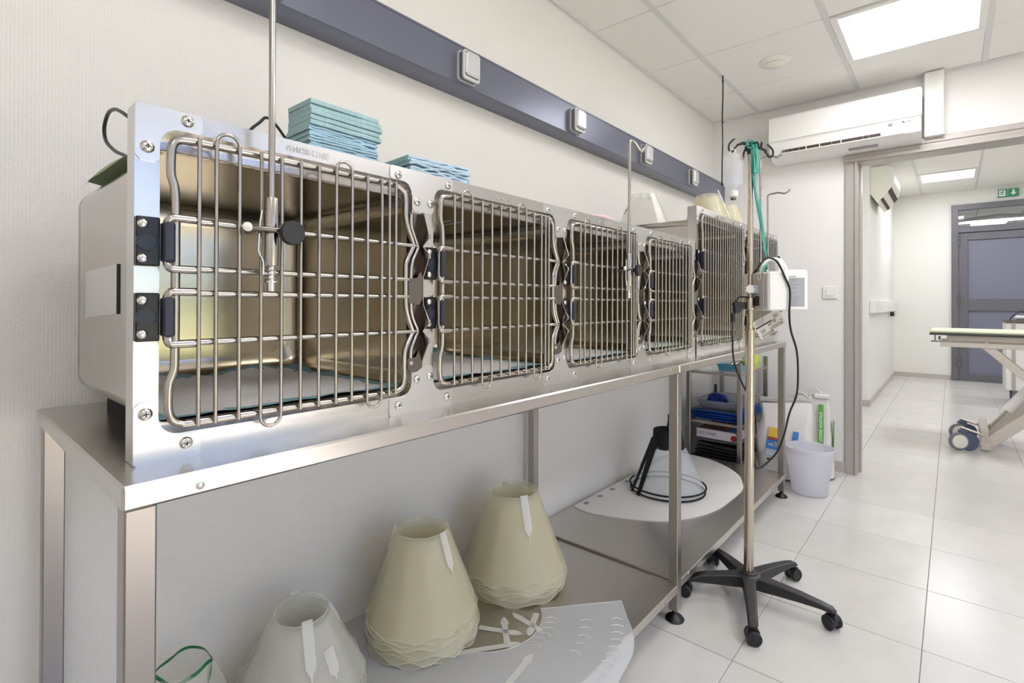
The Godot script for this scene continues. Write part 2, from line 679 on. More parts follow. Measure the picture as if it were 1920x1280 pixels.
func ceiling_panel(x0: float, x1: float, z0: float, z1: float, y: float, label: String) -> void:
	var t := thing("ceiling_lamp", label, "lamp", Vector3((x0 + x1) / 2, y, (z0 + z1) / 2))
	var hx := (x1 - x0) / 2
	var hz := (z1 - z0) / 2
	var f := MB.new()
	f.xf = Transform3D(Basis(Vector3.RIGHT, PI / 2), Vector3.ZERO)
	f.ring(rrect(-hx, -hz, hx, hz, 0.004, 2), rrect(-hx + 0.028, -hz + 0.028, hx - 0.028, hz - 0.028, 0.004, 2), -0.02, 0.006)
	part("frame", f, M.white_plastic, t)
	part("diffuser", MB.new().box(Vector3(0, 0.004, 0), Vector3(2 * hx - 0.056, 0.008, 2 * hz - 0.056)), M.lamp_glow, t)

func build_room() -> void:
	# floor slab with every tile on it
	var fl := struct("floor", MB.new().box(Vector3(1.9, -0.056, -4.2), Vector3(4.4, 0.104, 11.8)), M.grout)
	var tm := []
	for k in 3:
		var b := MB.new()
		b.box(Vector3(0, -0.004, 0), Vector3(0.432, 0.008, 0.4369), 0.0012)
		tm.append(b.mesh())
	var rng := RandomNumberGenerator.new()
	rng.seed = 8
	for i in range(-2, 7):
		for j in range(-7, 18):
			var k := rng.randi_range(0, 2)
			part_mesh("tile", tm[k], M["floor_tile_%d" % k], fl, Vector3(0.8600 + 0.4335 * (i + 0.5), 0, -2.053 - 0.4399 * (j + 0.5)))
	# walls
	struct("wall_left", MB.new().box(Vector3(-0.075, 1.3, -1.25), Vector3(0.15, 2.8, 5.6)), M.wall_paint)
	struct("wall_behind", MB.new().box(Vector3(1.9, 1.3, 1.5), Vector3(4.1, 2.8, 0.15)), M.wall_smooth)
	var wf := MB.new()
	wf.box(Vector3(0.435, 1.3, FAR - 0.07), Vector3(0.88, 2.8, 0.14))
	wf.box(Vector3(1.7375, 2.365, FAR - 0.07), Vector3(1.725, 0.67, 0.14))
	wf.box(Vector3(3.2, 1.3, FAR - 0.07), Vector3(1.2, 2.8, 0.14))
	struct("wall_far", wf, M.wall_smooth)
	var wr := MB.new()
	wr.box(Vector3(3.475, 1.3, -2.95), Vector3(0.15, 2.8, 2.2))
	wr.box(Vector3(3.475, 1.3, 0.65), Vector3(0.15, 2.8, 1.9))
	wr.box(Vector3(3.475, 2.46, -1.075), Vector3(0.15, 0.5, 1.55))
	struct("wall_right", wr, M.wall_smooth)
	# glazed garden door in the opposite wall
	var wd := struct("window_1", MB.new().box(Vector3(3.475, 0.02, -1.075), Vector3(0.13, 0.04, 1.55)), M.door_frame_grey)
	for k in 2:
		var zc := -1.4625 + 0.775 * k
		var fr := MB.new()
		fr.xf = Transform3D(Basis(Vector3.UP, PI / 2), Vector3(3.475, 0, zc))
		fr.ring(rrect(-0.385, 0.04, 0.385, 2.2, 0.005, 1), rrect(-0.315, 0.14, 0.315, 2.12, 0.005, 1), -0.03, 0.03)
		part("sash", fr, M.door_frame_grey, wd)
		part("pane", MB.new().box(Vector3(3.475, 1.13, zc), Vector3(0.006, 1.98, 0.63)), M.window_glass, wd)
	var lw := MB.new().box(Vector3(13.6, -0.1, -2), Vector3(20, 0.1, 40))
	struct("lawn", lw, M.lawn)
	struct("terrace", MB.new().box(Vector3(5.6, -0.06, -1.2), Vector3(4.0, 0.10, 9.0)), M.terrace_stone)
	var hd := MB.new()
	var hrows := []
	var hn := FastNoiseLite.new()
	hn.seed = 4
	hn.frequency = 0.9
	for i in 9:
		var row := []
		var a := PI * i / 8.0
		for j in 60:
			var z := -14.0 + 0.42 * j
			var q := 1.0 + 0.25 * hn.get_noise_2d(z * 2, i * 2.0)
			row.append(Vector3(21.0 - 1.0 * cos(a) * q, maxf(-0.08, 1.5 * sin(a) * q), z))
		hrows.append(row)
	hd.grid(hrows)
	struct("hedge", hd, M.hedge)
	# ceiling: rails with boards laid between them
	var ce := struct("ceiling", MB.new().box(Vector3(1.7, CEIL + 0.06, -1.25), Vector3(3.7, 0.08, 5.5)), M.ceiling_gap)
	var xs := [0.0, 0.3215, 0.9124, 1.5034, 2.0944, 2.6854, 3.2764, 3.42]
	var bm := {}
	for i in xs.size() - 1:
		var w: float = xs[i + 1] - xs[i] - 0.022
		for j in range(-1, 9):
			var z0 := -3.4055 + 0.6 * j
			var z1 := z0 + 0.6
			z0 = maxf(z0, FAR + 0.018)
			z1 = minf(z1, 1.42)
			if z1 - z0 < 0.05 or (i == 2 and (j == 0 or j == 4)) or (i == 4 and (j == 2 or j == 6)):
				continue
			var key := "%.3f_%.3f" % [w, z1 - z0]
			if not bm.has(key):
				bm[key] = MB.new().box(Vector3(0, 0.006, 0), Vector3(w, 0.012, z1 - z0 - 0.006), 0.002).mesh()
			part_mesh("ceiling_board", bm[key], M.ceiling_board, ce, Vector3((xs[i] + xs[i + 1]) / 2, CEIL + 0.003, (z0 + z1) / 2))
	for i in range(1, xs.size() - 1):
		part("rail", MB.new().box(Vector3(xs[i], CEIL + 0.008, -1.25), Vector3(0.024, 0.016, 5.28)), M.ceiling_rail, ce)
	part("rail", MB.new().box(Vector3(0.009, CEIL + 0.005, -1.25), Vector3(0.02, 0.022, 5.28), 0.003), M.ceiling_rail, ce)
	part("rail", MB.new().box(Vector3(1.7, CEIL + 0.006, FAR + 0.009), Vector3(3.4, 0.02, 0.018), 0.003), M.ceiling_rail, ce)
	ceiling_panel(0.9244, 1.4914, -3.3990, -2.8120, CEIL, "square ceiling light panel in front of the air conditioner")
	ceiling_panel(0.9244, 1.4914, -0.9990, -0.4120, CEIL, "square ceiling light panel above the near cages")
	ceiling_panel(2.1064, 2.6734, -2.1990, -1.6120, CEIL, "square ceiling light panel towards the garden door")
	ceiling_panel(2.1064, 2.6734, 0.2010, 0.7880, CEIL, "square ceiling light panel near the wall behind")
	# skirting and the sliding-door casing
	struct("baseboard_far", MB.new().box(Vector3(0.435, 0.031, FAR + 0.006), Vector3(0.88, 0.072, 0.014), 0.002), M.skirting)
	struct("baseboard_left", MB.new().box(Vector3(0.006, 0.031, -1.25), Vector3(0.014, 0.072, 5.3), 0.002), M.skirting)
	var dj := MB.new()
	dj.box(Vector3(0.870, 1.035, FAR + 0.008), Vector3(0.052, 2.07, 0.018), 0.003)
	dj.box(Vector3(0.903, 1.0, FAR - 0.06), Vector3(0.016, 2.0, 0.172), 0.002)
	dj.box(Vector3(0.9165, 1.0, FAR - 0.09), Vector3(0.012, 2.0, 0.05), 0.002)
	var d := struct("door_1", dj, M.taupe_metal)
	var hp := MB.new()
	hp.xf = Transform3D(Basis(Vector3.UP, PI / 2), Vector3(0.846, 0, FAR))   # profile in (−z, y)
	hp.prism([Vector2(-0.004, 1.985), Vector2(-0.032, 1.985), Vector2(-0.032, 2.005), Vector2(-0.022, 2.009), Vector2(-0.022, 2.028), Vector2(-0.03, 2.032), Vector2(-0.03, 2.058), Vector2(-0.02, 2.064), Vector2(-0.004, 2.064)], 0.0, 1.77)
	part("header", hp, M.taupe_metal, d)
	part("header", MB.new().box(Vector3(1.76, 2.007, FAR - 0.07), Vector3(1.7, 0.05, 0.144), 0.002), M.taupe_metal, d)
	part("jamb", MB.new().box(Vector3(2.603, 1.0, FAR - 0.06), Vector3(0.016, 2.0, 0.172), 0.002), M.taupe_metal, d)

func build_next_room() -> void:
	var z9 := -9.70
	var w := MB.new()
	w.box(Vector3(0.545, 1.4, -5.3), Vector3(0.15, 3.0, 2.54))
	w.box(Vector3(0.615, 1.4, -8.2), Vector3(0.15, 3.0, 3.26))
	struct("wall_next_left", w, M.wall_next)
	var b := MB.new()
	b.box(Vector3(0.98, 1.4, z9 - 0.07), Vector3(0.75, 3.0, 0.14))
	b.box(Vector3(1.86, 2.7, z9 - 0.07), Vector3(1.01, 0.392, 0.14))
	b.box(Vector3(3.2, 1.4, z9 - 0.07), Vector3(1.68, 3.0, 0.14))
	struct("wall_next_far", b, M.wall_next)
	struct("wall_next_right", MB.new().box(Vector3(4.0, 1.4, -6.9), Vector3(0.15, 3.0, 5.9)), M.wall_next)
	struct("wall_next_near", MB.new().box(Vector3(2.0, 2.6, FAR - 0.15), Vector3(4.1, 0.6, 0.02)), M.wall_next)
	var wn := MB.new().box(Vector3(3.45, 1.2, FAR - 0.15), Vector3(1.7, 2.4, 0.02))
	struct("wall_next_side", wn, M.wall_next)
	var ce := struct("ceiling_next", MB.new().box(Vector3(2.2, CEIL2 + 0.06, -6.9), Vector3(3.8, 0.08, 6.0)), M.ceiling_gap)
	var xs := [0.45, 1.0215, 1.6135, 2.2055, 2.7975, 3.3895, 3.95]
	var bm := {}
	for i in xs.size() - 1:
		for j in 10:
			var z0 := -9.42 + 0.6 * j
			if j == 0:
				z0 = z9
			var z1 := -9.42 + 0.6 * (j + 1)
			if (i == 1 and j == 1) or (i == 3 and j == 2) or (i == 2 and j == 6):
				continue
			var wd: float = xs[i + 1] - xs[i] - 0.022
			var key := "%.3f_%.3f" % [wd, z1 - z0]
			if not bm.has(key):
				bm[key] = MB.new().box(Vector3(0, 0.006, 0), Vector3(wd, 0.012, z1 - z0 - 0.006), 0.002).mesh()
			part_mesh("ceiling_board", bm[key], M.ceiling_board, ce, Vector3((xs[i] + xs[i + 1]) / 2, CEIL2 + 0.003, (z0 + z1) / 2))
	for i in range(1, xs.size() - 1):
		part("rail", MB.new().box(Vector3(xs[i], CEIL2 + 0.008, -6.7), Vector3(0.024, 0.016, 6.0)), M.ceiling_rail, ce)
	ceiling_panel(1.0335, 1.6015, -8.8140, -8.2260, CEIL2, "square ceiling light panel seen through the doorway")
	ceiling_panel(2.2175, 2.7855, -8.2140, -7.6260, CEIL2, "square ceiling light panel deeper in the next room")
	ceiling_panel(1.6255, 2.1935, -5.8140, -5.2260, CEIL2, "square ceiling light panel just past the doorway")
	var s := MB.new()
	s.box(Vector3(0.651, 0.031, -6.563), Vector3(0.075, 0.072, 0.014), 0.002)
	s.box(Vector3(0.696, 0.031, -8.13), Vector3(0.014, 0.072, 3.14), 0.002)
	struct("baseboard_next_left", s, M.skirting)
	struct("baseboard_next_far", MB.new().box(Vector3(1.02, 0.031, z9 + 0.006), Vector3(0.66, 0.072, 0.014), 0.002), M.skirting)
	# corridor seen through the fanlight
	var c := MB.new()
	c.box(Vector3(2.2, 1.4, -16.0), Vector3(6, 3.0, 0.1))
	c.box(Vector3(-0.4, 1.4, -13.0), Vector3(0.1, 3.0, 6.2))
	c.box(Vector3(4.8, 1.4, -13.0), Vector3(0.1, 3.0, 6.2))
	struct("wall_corridor", c, M.wall_next)
	struct("floor_corridor", MB.new().box(Vector3(2.2, -0.06, -13.0), Vector3(5.2, 0.1, 6.2)), M.skirting)
	var cc := struct("ceiling_corridor", MB.new().box(Vector3(2.2, 2.80, -12.9), Vector3(5.3, 0.1, 6.2)), M.ceiling_gap)
	for i in 8:
		for j in 10:
			part("ceiling_board", MB.new().box(Vector3(0.2 + 0.6 * i, 2.728, -10.2 - 0.6 * j), Vector3(0.585, 0.016, 0.585)), M.alu_light, cc)
	part("duct", MB.new().tube([Vector3(1.2, 2.62, -12.6), Vector3(2.0, 2.66, -12.4), Vector3(3.2, 2.60, -12.8)], 0.03, 8), M.socket_dark, cc)
	ceiling_panel(1.15, 1.55, -12.75, -12.35, 2.70, "small bright ceiling panel seen through the glass above the grey door")
	ceiling_panel(0.6, 3.6, -13.75, -13.25, 2.71, "long bright ceiling strip seen through the glass above the grey door")
	var cl := AreaLight3D.new()
	cl.name = "panel_light"
	cl.area_size = Vector2(2.9, 0.44)
	cl.area_normalize_energy = true
	cl.light_energy = 1.6
	cl.light_color = Color(0.86, 0.92, 1.0)
	cl.shadow_enabled = true
	cl.area_range = 12.0
	cl.rotation.x = -PI / 2
	add_child(cl, true)
	cl.position = Vector3(2.1, 2.69, -13.5)
	# grey metal door with a fanlight
	var fr := MB.new()
	fr.xf = Transform3D(Basis.IDENTITY, Vector3(0, 0, z9))
	fr.box(Vector3(1.3925, 1.252, 0.0), Vector3(0.075, 2.504, 0.10), 0.004)
	fr.box(Vector3(2.3275, 1.252, 0.0), Vector3(0.075, 2.504, 0.10), 0.004)
	fr.box(Vector3(1.86, 2.465, 0.0), Vector3(0.87, 0.078, 0.10), 0.004)
	fr.box(Vector3(1.86, 2.146, 0.0), Vector3(0.87, 0.084, 0.10), 0.004)
	var d := struct("door_2", fr, M.door_frame_grey)
	var lf := MB.new()
	lf.xf = Transform3D(Basis.IDENTITY, Vector3(0, 0, z9 - 0.005))
	lf.box(Vector3(1.4825, 1.052, 0), Vector3(0.10, 2.09, 0.06), 0.003)
	lf.box(Vector3(2.2375, 1.052, 0), Vector3(0.10, 2.09, 0.06), 0.003)
	lf.box(Vector3(1.86, 2.047, 0), Vector3(0.66, 0.10, 0.06), 0.003)
	lf.box(Vector3(1.86, 1.078, 0), Vector3(0.66, 0.16, 0.06), 0.003)
	lf.box(Vector3(1.86, 0.057, 0), Vector3(0.66, 0.10, 0.06), 0.003)
	part("stile_and_rail", lf, M.door_frame_grey, d)
	part("panel", MB.new().box(Vector3(1.86, 1.577, z9 - 0.01), Vector3(0.68, 0.86, 0.02)), M.door_leaf, d)
	part("panel", MB.new().box(Vector3(1.86, 0.552, z9 - 0.01), Vector3(0.68, 0.91, 0.02)), M.door_leaf, d)
	part("pane", MB.new().box(Vector3(1.86, 2.307, z9), Vector3(0.87, 0.245, 0.008)), M.window_glass, d)
	for y in [2.0, 1.15, 0.28]:
		var hg := MB.new()
		hg.tube([Vector3(1.433, y - 0.075, z9 + 0.052), Vector3(1.433, y - 0.003, z9 + 0.052)], 0.014, 10)
		hg.tube([Vector3(1.433, y + 0.003, z9 + 0.052), Vector3(1.433, y + 0.075, z9 + 0.052)], 0.014, 10)
		part("hinge", hg, M.door_frame_grey, d)

# ---------------------------------------------------------------- bench
func build_bench() -> void:
	var t := thing("steel_bench", "long brushed steel bench on square legs carrying the row of animal cages", "bench", Vector3(0, 0, 0))
	for s in [[-0.148, -1.690], [-1.692, -3.170]]:
		var z0: float = s[0]
		var z1: float = s[1]
		var b := MB.new()
		b.box(Vector3(0.341, TOP - 0.0145, (z0 + z1) / 2), Vector3(0.643, 0.029, z0 - z1), 0.003)
		part("top", b, M.steel_top, t)
	for s in [[-0.152, -1.690, 0.1265], [-1.692, -3.165, 0.136]]:
		var b := MB.new()
		b.box(Vector3(0.343, s[2] - 0.014, (s[0] + s[1]) / 2), Vector3(0.636, 0.028, s[0] - s[1]), 0.002)
		part("lower_shelf", b, M.steel_shelf, t)
	for p in [[0.638, -0.168], [0.052, -0.168], [0.646, -1.693], [0.046, -1.668], [0.640, -3.160], [0.046, -3.150]]:
		var x: float = p[0]
		var b := MB.new()
		b.box(Vector3(x, 0.035 + (TOP - 0.03 - 0.035) / 2, p[1]), Vector3(0.032, TOP - 0.03 - 0.035, 0.032), 0.002)
		var lg := part("leg", b, M.steel_leg, t)
		var f := MB.new()
		f.xf = Transform3D(Basis.IDENTITY, Vector3(x, 0, p[1]))
		f.lathe([Vector2(0, 0), Vector2(0.03, 0.0), Vector2(0.032, 0.004), Vector2(0.026, 0.012), Vector2(0.012, 0.02), Vector2(0.009, 0.024), Vector2(0.009, 0.04), Vector2(0, 0.04)], 20)
		part("foot", f, M.black_plastic, lg)
	var yz := [[0.8535, -0.227], [0.8595, -1.6175], [0.857, -1.785], [0.857, -2.9], [0.1105, -1.5838], [0.131, -1.7741], [0.131, -3.09]]
	for p in yz:
		var b := MB.new()
		b.xf = Transform3D(Basis(Vector3.BACK, -PI / 2), Vector3(0.6615, p[0], p[1]))
		b.lathe([Vector2(0.0, 0.0), Vector2(0.0055, 0.0), Vector2(0.005, 0.002), Vector2(0.0022, 0.0026), Vector2(0.0018, 0.0005), Vector2(0, 0.0005)], 14)
		part("rivet", b, M.screw_steel, t)

# ---------------------------------------------------------------- cages
func screw_mesh(r: float) -> Array:
	var b := MB.new()
	b.xf = Transform3D(Basis(Vector3.RIGHT, PI / 2), Vector3.ZERO)
	b.lathe([Vector2(r, 0), Vector2(r * 0.92, r * 0.22), Vector2(r * 0.62, r * 0.42), Vector2(r * 0.3, r * 0.5), Vector2(0, r * 0.52)], 18)
	var c := MB.new()
	c.box(Vector3(0, 0, r * 0.47), Vector3(r * 0.72, r * 0.18, r * 0.12))
	c.box(Vector3(0, 0, r * 0.475), Vector3(r * 0.18, r * 0.72, r * 0.12))
	return [b.mesh(), c.mesh()]

func screw(parent: Node3D, at: Vector3, r := 0.0082) -> void:
	var key := "screw_%.4f" % r
	if not M.has(key):
		M[key] = screw_mesh(r)
	var o := part_mesh("screw", M[key][0], M.screw_steel, parent, at)
	if o.get_parent() is MeshInstance3D:   # already a sub-part: head and cross go into one look
		return
	part_mesh("cross_slot", M[key][1], M.ink, o)

func plate_outline(h: float, big: bool, bottom: bool, kind: String, w: float) -> Array:   # corner plates in the cage's own axes
	var o := []
	match kind:
		"start":
			o = [Vector2(0.003, h), Vector2(0.074, h), Vector2(0.0765, h - 0.003), Vector2(0.0765, h - 0.022), Vector2(0.074, h - 0.0245), Vector2(0.046, h - 0.0245), Vector2(0.036, h - 0.029), Vector2(0.029, h - 0.038), Vector2(0.0265, h - 0.05), Vector2(0.0265, h - 0.068), Vector2(0.022, h - 0.0735), Vector2(0.006, h - 0.0725), Vector2(0.0, h - 0.066), Vector2(0, h - 0.004)]
		"tee":
			var a := w - 0.077
			o = [Vector2(a + 0.003, h), Vector2(w + 0.074, h), Vector2(w + 0.0765, h - 0.003), Vector2(w + 0.0765, h - 0.022), Vector2(w + 0.074, h - 0.0245), Vector2(w + 0.046, h - 0.0245), Vector2(w + 0.036, h - 0.029), Vector2(w + 0.029, h - 0.04), Vector2(w + 0.0265, h - 0.052), Vector2(w + 0.0265, h - 0.072), Vector2(w + 0.022, h - 0.079), Vector2(w - 0.020, h - 0.079), Vector2(w - 0.0265, h - 0.073), Vector2(w - 0.0265, h - 0.052), Vector2(w - 0.029, h - 0.04), Vector2(w - 0.036, h - 0.029), Vector2(w - 0.046, h - 0.0245), Vector2(a + 0.003, h - 0.0245), Vector2(a, h - 0.021), Vector2(a, h - 0.003)]
		"end":
			var a := w - 0.077
			o = [Vector2(a + 0.003, h), Vector2(w, h), Vector2(w, h - 0.079), Vector2(w - 0.020, h - 0.079), Vector2(w - 0.0265, h - 0.073), Vector2(w - 0.0265, h - 0.052), Vector2(w - 0.029, h - 0.04), Vector2(w - 0.036, h - 0.029), Vector2(w - 0.046, h - 0.0245), Vector2(a + 0.003, h - 0.0245), Vector2(a, h - 0.021), Vector2(a, h - 0.003)]
	if bottom:
		var q := []
		for p in o:
			var y: float = h - p.y
			q.append(Vector2(p.x, y * 1.3 if y <= 0.0246 else 0.032 + (y - 0.0246)))
		o = q
	return o

func cage_door(t: Node3D, w: float, h: float, dv: float, bars: Array, loops_top: Array, loops_bottom: Array) -> void:
	# w, h: cage width and height; dv: how far the locks and cross-bars sit above those of the small cage
	var yt := h - 0.038
	var yb := 0.0468
	var r := w - 0.463
	var left := [Vector3(0.0819, yt, 0.01), Vector3(0.056, yt - 0.001, 0.01), Vector3(0.0435, yt - 0.004, 0.01), Vector3(0.0385, yt - 0.013, 0.01), Vector3(0.0372, yt - 0.03, 0.01), Vector3(0.0374, yt - 0.05, 0.01), Vector3(0.0412, yt - 0.064, 0.01), Vector3(0.0428, yt - 0.085, 0.01),
		Vector3(0.043, yt - 0.12, 0.01), Vector3(0.043, 0.20, 0.01), Vector3(0.0428, 0.1454, 0.01), Vector3(0.0420, 0.1200, 0.01), Vector3(0.0370, 0.1042, 0.01), Vector3(0.0358, 0.0913, 0.01), Vector3(0.0360, 0.068, 0.01), Vector3(0.041, 0.054, 0.01), Vector3(0.053, yb + 0.001, 0.01), Vector3(0.082, yb, 0.01)]
	var right := [Vector3(0.372, yb, 0.01), Vector3(0.395, yb, 0.01), Vector3(0.4075, 0.053, 0.01), Vector3(0.412, 0.068, 0.01), Vector3(0.412, 0.0978, 0.01), Vector3(0.4144, 0.1214, 0.01), Vector3(0.430, 0.1500 + 0.2 * dv, 0.01), Vector3(0.4308, 0.1575 + 0.3 * dv, 0.01), Vector3(0.4195, 0.1850 + 0.3 * dv, 0.01), Vector3(0.4151, 0.2100 + 0.4 * dv, 0.01), Vector3(0.4148, 0.268 + 0.6 * dv, 0.01), Vector3(0.4165, 0.2848 + dv, 0.01), Vector3(0.4300, 0.3100 + dv, 0.01), Vector3(0.4318, 0.322 + dv, 0.01), Vector3(0.4205, 0.3469 + dv, 0.01), Vector3(0.4145, 0.3700 + dv, 0.01), Vector3(0.4142, yt - 0.025, 0.01), Vector3(0.4092, yt - 0.0098, 0.01), Vector3(0.395, yt - 0.002, 0.01), Vector3(0.372, yt, 0.01)]
	for i in right.size():
		right[i].x += r
	var fr := MB.new()
	fr.tube(soft(left + right, 3), 0.0055, 8, true)
	var door := part("door", fr, M.steel_rod, t)
	var cross := [0.3165 + dv, 0.2525 + 0.8 * dv, 0.220 + 0.15 * dv, 0.1545]
	for i in 4:
		var y: float = cross[i]
		var b := MB.new()
		var far := (0.44 if i in [0, 3] else 0.42) + r
		var p := [Vector3(far, y, 0.008), Vector3(0.09, y, 0.012)]
		b.tube([Vector3(far, y, 0.011), Vector3(far - 0.06, y, 0.012), Vector3(0.20, y, 0.012), Vector3(0.068, y, 0.012)], 0.0043, 8)
		part("cross_bar", b, M.steel_rod, door)
	for i in [0, 2]:   # hinge bows round the two hinges
		var ya: float = cross[i] + 0.002
		var yc: float = cross[i + 1] - 0.001
		var b := MB.new()
		b.tube(bent([Vector3(0.070, ya, 0.013), Vector3(0.034, ya, 0.015), Vector3(0.0335, ya - 0.012, 0.011), Vector3(0.0335, yc + 0.012, 0.011), Vector3(0.034, yc, 0.015), Vector3(0.070, yc, 0.013)], 0.011, 4), 0.0054, 8)
		part("hinge_bow", b, M.steel_rod, door)
	var y0 := yb - 0.0035
	var y1 := yt + 0.0035
	var lt := {}
	var lb := {}
	for k in loops_top:
		lt[k] = 1
		lt[k + 1] = 2
	for k in loops_bottom:
		lb[k] = 1
		lb[k + 1] = 2
	var wq := 0.0185
	var i := 0
	var done := {}
	for i2 in bars.size():
		if done.has(i2):
			continue
		# follow the wire from bar to bar through its bows
		var pts := []
		var ups: bool = not lb.has(i2)
		var k := i2
		pts.append(Vector3(bars[k], y0 if ups else y1, wq))
		while true:
			done[k] = true
			var end_y := y1 if ups else y0
			var lp: Dictionary = lt if ups else lb
			if lp.get(k, 0) == 1 and not done.has(k + 1):
				var mid: float = (bars[k] + bars[k + 1]) / 2
				var rad: float = (bars[k + 1] - bars[k]) / 2
				var cy := (h - 0.0205 - rad) if ups else (0.0265 + rad)
				var s := 1.0 if ups else -1.0
				for j in 9:
					var a := PI - PI * j / 8.0
					pts.append(Vector3(mid + rad * cos(a), cy + s * rad * sin(a), wq))
				k += 1
				ups = not ups
			else:
				pts.append(Vector3(bars[k], end_y, wq))
				break
		var b := MB.new()
		b.tube(pts, 0.0027, 7)
		part("bar" if pts.size() == 2 else "looped_bar", b, M.steel_rod, door)

func cage(label: String, z0: float, w: float, h: float, dv: float, starts: bool, ends: String, bars: Array, lt: Array, lb: Array, hinge_u: float) -> Node3D:
	var t := thing("animal_cage", label, "cage", Vector3(FACE, TOP, z0), PI / 2, "")
	# deep-drawn steel box
	for e in [0, 1]:
		var rows := []
		var in_ : float = 0.0015 * e
		for q in [[-0.031, 0.0], [-0.40, 0.0], [-0.445, 0.0], [-0.462, 0.007], [-0.472, 0.02], [-0.475, 0.04]]:
			var row := []
			for p in rrect(0.015 + in_ + q[1], 0.043 + in_ + q[1], w - 0.015 - in_ - q[1], h - 0.0475 - in_ - q[1], 0.032, 5):
				row.append(Vector3(p.x, p.y, q[0] + in_))
			rows.append(row)
		var b := MB.new()
		b.grid(rows, true, e == 0)
		b.poly(rows[-1], Vector3(0, 0, -1 if e == 0 else 1))
		part("shell" if e == 0 else "inner_lining", b, M.steel_body if e == 0 else M.steel_liner, t)
	for x in [0.075, w - 0.06]:
		part("runner", MB.new().box(Vector3(x, 0.0215, -0.25), Vector3(0.03, 0.043, 0.40)), M.black_soft, t)
	# front frame and its returned edges
	var inner := rrect(0.0275, 0.0335, w - 0.0255, h - 0.025, 0.024, 5)
	var outer := rrect(0.0, 0.0, w - 0.0008, h, 0.003, 5)
	var ff := part("face_frame", MB.new().ring(outer, inner, -0.034, 0.0), M.steel_face, t)
	part("back_plate", MB.new().ring(rrect(0.001, 0.001, w - 0.0018, h - 0.001, 0.003, 5), rrect(0.0165, 0.0445, w - 0.0165, h - 0.049, 0.0305, 5), -0.036, -0.034), M.steel_body, ff)
	var po := []
	if starts:
		po += [["start", false], ["start", true]]
	po += [[ends, false], [ends, true]]
	for q in po:
		part("corner_plate", MB.new().prism(plate_outline(h, false, q[1], q[0], w), 0.0, 0.0022), M.steel_plate, t)
	var sc := []
	if starts:
		sc += [Vector2(0.0132, h - 0.0549), Vector2(0.0584, h - 0.0107), Vector2(0.0128, 0.065), Vector2(0.0589, 0.0196)]
	sc += [Vector2(w - 0.0593, h - 0.016), Vector2(w - 0.0148, h - 0.0597), Vector2(w - 0.0575, 0.0179), Vector2(w - 0.0142, 0.0615)]
	if ends == "tee":
		sc += [Vector2(w + 0.0174, h - 0.0586), Vector2(w + 0.0634, h - 0.0141), Vector2(w + 0.0174, 0.0643), Vector2(w + 0.0631, 0.0183)]
	for p in sc:
		screw(t, Vector3(p.x, p.y, 0.0022), 0.0082 if starts else 0.0074)
	cage_door(t, w, h, dv, bars, lt, lb)
	# hinges
	for e in [[0.2545 + 0.8 * dv, 0.3175 + dv], [0.158, 0.220 + 0.15 * dv]]:
		var a: float = e[0]
		var c: float = e[1]
		var hb := MB.new()
		hb.box(Vector3(hinge_u + 0.0135, (a + c) / 2, 0.004), Vector3(0.026, c - a, 0.0075), 0.0015)
		var hn := part("hinge", hb, M.hinge_black, t)
		var hs := MB.new()
		hs.box(Vector3(hinge_u + 0.0335, (a + c) / 2, 0.012), Vector3(0.0125, c - a - 0.012, 0.020), 0.002)
		hs.box(Vector3(hinge_u + 0.0425, (a + c) / 2, 0.007), Vector3(0.006, c - a - 0.006, 0.012), 0.002)
		part("knuckle", hs, M.hinge_blue, hn)
		var ds := MB.new()
		ds.ring(circle2(hinge_u + 0.0125, (a + c) / 2, 0.0125, 20), circle2(hinge_u + 0.0125, (a + c) / 2, 0.0108, 20), 0.007, 0.0092)
		part("round_rim", ds, M.hinge_black, hn)
		part("sticker", MB.new().prism(circle2(hinge_u + 0.0125, (a + c) / 2, 0.0106, 18), 0.0072, 0.0082), M.hinge_sticker, hn)
		for y in [a + 0.0095, c - 0.0095]:
			screw(hn, Vector3(hinge_u + 0.0075, y, 0.0078), 0.006)
	# folded sheet latch beside the door
	var lx := w - 0.040
	var lb_ := MB.new()
	lb_.prism([Vector2(lx, 0.085), Vector2(lx + 0.031, 0.085), Vector2(lx + 0.031, 0.38 + dv), Vector2(lx + 0.006, 0.38 + dv), Vector2(lx, 0.365 + dv)], 0.0024, 0.0038)
	var la := part("latch", lb_, M.steel_dark, t)
	var zig := [Vector2(0.014, 0.381 + dv), Vector2(0.029, 0.340 + dv), Vector2(0.029, 0.331 + dv), Vector2(0.012, 0.3165 + dv), Vector2(0.029, 0.302 + dv), Vector2(0.029, 0.293 + dv), Vector2(0.013, 0.258 + 0.8 * dv), Vector2(0.013, 0.206 + 0.2 * dv), Vector2(0.029, 0.177), Vector2(0.029, 0.168), Vector2(0.012, 0.1545), Vector2(0.029, 0.141), Vector2(0.029, 0.132), Vector2(0.011, 0.098)]
	var fo := zig.duplicate()
	for j in range(zig.size() - 1, -1, -1):
		fo.append(Vector2(0.003, zig[j].y))
	var fm := MB.new()
	fm.xf = Transform3D(Basis(Vector3(0, 0, 1), Vector3(0, 1, 0), Vector3(-1, 0, 0)), Vector3(lx + 0.0325, 0, 0))
	fm.prism(fo, 0.0, 0.0014)
	part("side_flange", fm, M.steel_dark, la)
	var em := MB.new()   # bright rolled rim along the zigzag
	var rim := []
	for p in zig:
		rim.append(Vector3(lx + 0.032, p.y, p.x))
	em.tube(rim, 0.0010, 6)
	part("rolled_rim", em, M.steel_rod, la)
	for y in [0.3355 + dv, 0.2975 + dv, 0.1725, 0.1365]:
		part("link", MB.new().box(Vector3(lx + 0.034, y, 0.029), Vector3(0.0055, 0.0095, 0.0022), 0.0006), M.steel_rod, la)
	var cpl := MB.new()
